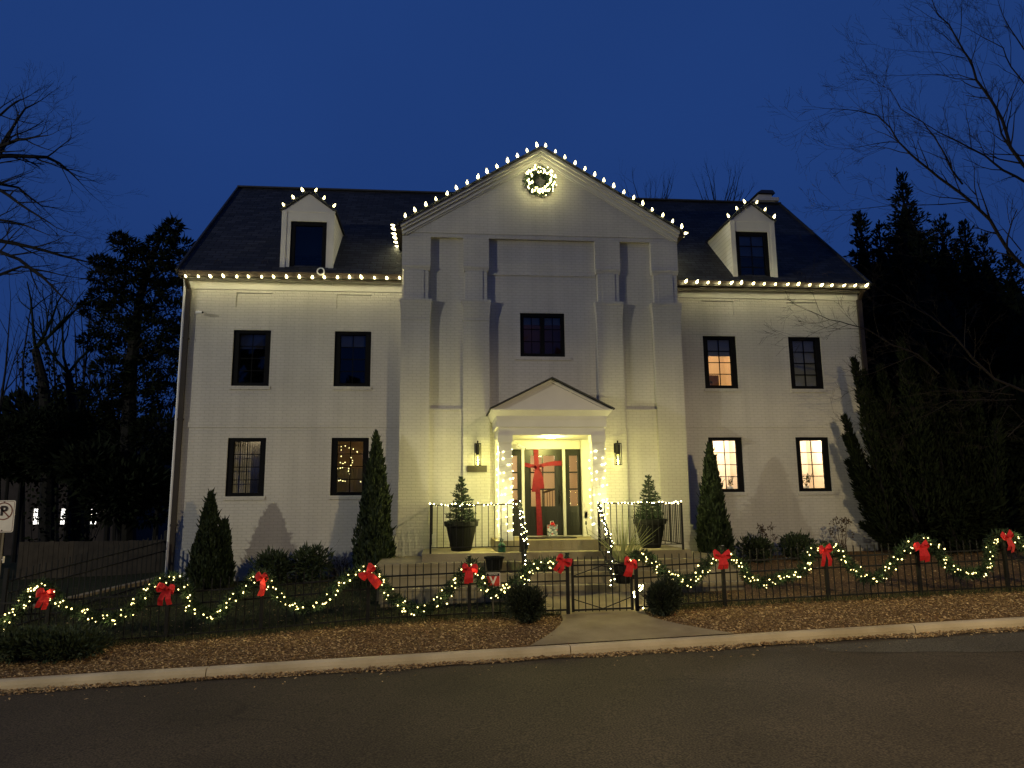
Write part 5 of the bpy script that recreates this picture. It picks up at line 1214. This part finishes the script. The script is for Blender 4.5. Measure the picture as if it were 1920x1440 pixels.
# bare tree tops behind the roof
for k, (x, y, w, lab) in enumerate(((1222,345,50,'twiggy top of a bare tree behind the roof, nearer the gable'), (1352,340,50,'twiggy top of a bare tree behind the roof, nearer the chimney'))):
    rng = random.Random(700+k); Y = 17; b = at(x, 470, Y); o = thing('bare_tree', lab, 'tree', (b.x, Y, 1)); mb = MB(); mb.tube([(b.x,Y,.8),(b.x,Y,b.z)], [.3,.16], 8); mb.build('trunk', M['barkd'], o)
    mb = MB()
    for q in range(9): tp = at(x+rng.uniform(-w,w), y+rng.uniform(-8,30), Y); limb(mb, [b, b.lerp(tp,.5)+rnd(rng)*.4, tp], .07, .012, rng, 1.1, 1, 1, 5, .1, (2,4), .5)
    mb.build('crown', M['barkd'], o)
# dim bare tree thicket right of the bare tree, and hedge masses low on the left
for k, (x, y, Y, rx, rz, lab) in enumerate(((20,850,12,2.4,1.0,'black hedge mass in front of the neighbouring house'), (230,905,7,1.7,1.4,'dark shrub mass beside the left corner of the house'), (50,800,13,3.6,1.9,'high dark evergreen mass among the saplings at the left edge'), (175,850,12,2.6,1.4,'dark evergreen mass between the ivy clad trunk and the pine'), (1860,880,2.0,2.2,2.6,'dark evergreen mass behind the trunk at the right edge'), (1760,800,3.5,2.2,3.0,'tall dark evergreen mass right of the juniper'))):
    c = at(x, y, Y); rng = random.Random(800+k); o = thing('evergreen_shrub', lab, 'shrub', (c.x, Y, .5)); mb = MB()
    for q in range(9): blob(mb, c+Vector((rng.uniform(-1,1)*rx*.6, rng.uniform(-.5,.5), rng.uniform(-1,.8)*rz*.6)), rx*.5, .7, rz*.5, 700, .24, .10, rng, .35)
    mb.build('foliage', M['conif'], o); mb = MB(); mb.tube([(c.x,Y,.2),(c.x,Y,c.z)], [.1,.04], 6); mb.build('stem', M['barkd'], o)
# neighbouring house and board fence in the dark on the left
nh = thing('neighbour_house', 'unlit neighbouring house with three small bright windows far left', 'house', (-20, 22, .2)); NY = 20.0
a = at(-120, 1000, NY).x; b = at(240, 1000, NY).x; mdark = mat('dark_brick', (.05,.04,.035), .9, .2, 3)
hs = []
for x in (69.5, 121, 172): p = at(x-10, 983, NY); q = at(x+10, 954, NY); hs.append((p.x, q.x, p.z, q.z))
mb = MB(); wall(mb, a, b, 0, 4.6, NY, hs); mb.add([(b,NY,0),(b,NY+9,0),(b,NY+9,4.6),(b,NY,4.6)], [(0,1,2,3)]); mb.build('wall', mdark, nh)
mb = MB(); mb.add([(a-.4,NY-.4,4.6),(b+.4,NY-.4,4.6),(b+.4,NY+4.5,7.2),(a-.4,NY+4.5,7.2),(a-.4,NY+9.4,4.6),(b+.4,NY+9.4,4.6)], [(0,1,2,3),(3,2,5,4)]); mb.build('roof', M['darkroof'], nh)
mlit = emit('lit_window', (1,.96,.88), 3)
for h in hs:
    mb = MB(); mb.box(h[0], h[1], NY+.10, NY+.12, h[2], h[3]); w = mb.build('window', mlit, nh)
    mb = MB(); mx_, mz_ = (h[0]+h[1])/2, (h[2]+h[3])/2; mb.box(mx_-.02, mx_+.02, NY+.06, NY+.09, h[2], h[3]); mb.box(h[0], h[1], NY+.065, NY+.085, mz_-.02, mz_+.02); mb.box(h[0], h[1], NY+.066, NY+.084, mz_+(h[3]-mz_)*.5-.015, mz_+(h[3]-mz_)*.5+.015)
    mb.build('window_frame', M['frame'], w)
rng = random.Random(901)   # twigs in front of the far windows
for k, (x, n) in enumerate(((69,1),(121,3),(172,4))):
    c = at(x, 968, 15); o = thing('bare_bush', ['sparse','thicker','thickest'][k]+' bare bush across one of the neighbour\'s bright windows', 'shrub', (c.x, 15, .3)); mb = MB()
    for q in range(n): grow(mb, (c.x+rng.uniform(-.35,.35), 15, .3), (rng.uniform(-.3,.3), 0, 1), 3.0, .018, 2, rng, .25, .6, 5, .05)
    mb.build('branches', M['barkd'], o)
bf = thing('board_fence', 'dim wooden board fence behind the left yard', 'fence', (-10, 5, .3)); FYb = 5.0
a = at(30, 1080, FYb); b = at(318, 1080, FYb); zt = at(170, 1014, FYb).z
mb = MB(); n = int((b.x-a.x)/.14)
for i in range(n): x = a.x+.14*i; mb.box(x, x+.132, FYb+.004*(i%3), FYb+.022+.004*(i%3), .1, zt-.02+.03*R_.random())
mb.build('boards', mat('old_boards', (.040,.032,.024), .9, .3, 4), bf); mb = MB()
for z in (.6, zt-.35): mb.box(a.x, b.x, FYb+.036, FYb+.07, z, z+.09)
mb.build('rail', M['barkd'], bf)
# things seen inside the lit rooms ------------------------------------------------
def plant(name, label, c, h, n, seed, m, w=.03):
    rng = random.Random(seed); o = thing(name, label, 'house plant', c); mb = MB(); c = Vector(c)
    for k in range(n):
        d = Vector((rng.uniform(-.7,.7), rng.uniform(-.3,.3), 1)).normalized(); p = c+d*h*rng.uniform(.5,1); mb.tube([c, c.lerp(p,.5)+rnd(rng)*.03, p], .006, 4)
        for q in range(5): mb.leaf(c.lerp(p, rng.uniform(.4,1)), rnd(rng), .07, w, rng)
    mb.build('stems', m, o); mb = MB(); mb.lathe([(.06,-.16),(.08,0),(.07,.01)], c, 12); mb.build('pot', M['white'], o)
mcool = emit('lit_tree_lights', (.45,.52,1), 40)
plant('house_plant', 'leafy plant on the sill of the rightmost lit ground floor window', (7.2,.55,2.72), .42, 12, 1001, M['shrub']); plant('house_plant', 'small plant at the side of the lit window behind the right arborvitae', (5.08,.5,2.72), .30, 6, 1002, M['shrub'])
plant('house_plant', 'upright plant silhouetted in the lit upper window', (4.66,.5,5.36), .30, 6, 1003, M['shrub'])
o = thing('armchair', 'dark chair back seen through the lit upper window', 'chair', (4.98,1.0,4.9)); mb = MB(); mb.box(4.84,5.12,.95,1.0,4.7,5.78); mb.build('backrest', M['wood'], o); mb = MB(); mb.box(4.80,5.16,.72,.95,4.66,5.15); mb.build('seat', M['wood'], o)
rng = random.Random(1004); o = thing('christmas_tree', 'indoor tree with bluish white lights behind the lower right window', 'christmas tree', (4.95,1.5,2.0)); mb = MB(); conecrown(mb, (4.95,1.5,2.0), 1.45, .42, 700, .12, .04, .4, .1, 1, rng); mb.build('foliage', M['spruce'], o)
fl = _fairy(mcool, .014)
for i in range(70): t = rng.random(); a = rng.uniform(3.3,6.1); q = .42*(1-t)+.02; inst(fl, 'fairy_bulb', o, (4.95+q*math.cos(a), 1.5+q*math.sin(a), 2.0+1.42*t), (0,0,0), 1)
o = thing('fairy_light_string', 'fairy lights draped indoors behind the window beside the tall left arborvitae', 'string lights', (-4.75,.7,3.5), None); mb = MB()
pts = [(-5.12+.10*i, .75, 3.86-.006*i*i-.02*(i%2)) for i in range(9)]; mb.tube(pts, .004, 4); mb.build('wire', M['wire'], o); fairy(o, pts, None, .01)
fairy(o, [(-5.05+rng.gauss(0,.09), .8, 3.42+rng.gauss(0,.12)) for i in range(12)]+[(-4.78+.05*math.sin(i), .8, 3.55-.07*i) for i in range(7)]+[(-5.1+.05*i, .7, 2.98-.01*i) for i in range(5)]+[(-4.5,.7,2.92),(-4.42,.7,2.91)], None, .01)
rng = random.Random(1100); mb = MB()   # unseen tree band added behind the camera to block low sky light
for i in range(9000):
    x = rng.uniform(-95,95); hgt = 13+3*math.sin(x*.21)+2*math.sin(x*.55+1); z_ = hgt*rng.random()**.8; mb.leaf(Vector((x, -46+rng.uniform(-3,3), z_)), rnd(rng)+Vector((0,0,.4)), rng.uniform(1.2,2.6), 1.3, rng)
o = mb.build('sky_blocking_trees', M['conif']); o['kind'] = 'stuff'
# ---------------------------------------------------------------- street lamps that light the scene, behind the camera
for nm, S, hx in (('street lamp with a warm lamp across the road from the house', STREET_WARM, 1.2), ('street lamp with a paler lamp far down the road', STREET_COOL, 1.2)):
    x, y, z = S['loc']; o = thing('street_lamp', nm, 'street lamp', (x, y-hx, slope(x)), 'street lamps along the road')
    mb = MB(); mb.tube([(x,y-hx,slope(x)-.2),(x,y-hx,z-.3),(x,y-hx*.8,z+.15),(x,y-.25,z+.22)], [.09,.07,.05,.045], 10); mb.build('pole', M['galv'], o)
    mb = MB(); mb.frustum((x-.16,x+.16,y-.35,y+.35,z+.13),(x-.1,x+.1,y-.25,y+.22,z+.28)); mb.build('lamp_head', M['iron'], o)
    mb = MB(); mb.box(x-.12,x+.12,y-.28,y+.28,z+.10,z+.128); mb.build('lens', emit('lit_street_lamp', S['color'], 20), o)
    lamp('street_light', 'SPOT' if S['spot'] else 'POINT', (x,y,z-.02), S['power'], S['color'], o, .12, rad(S['spot']) if S['spot'] else None)
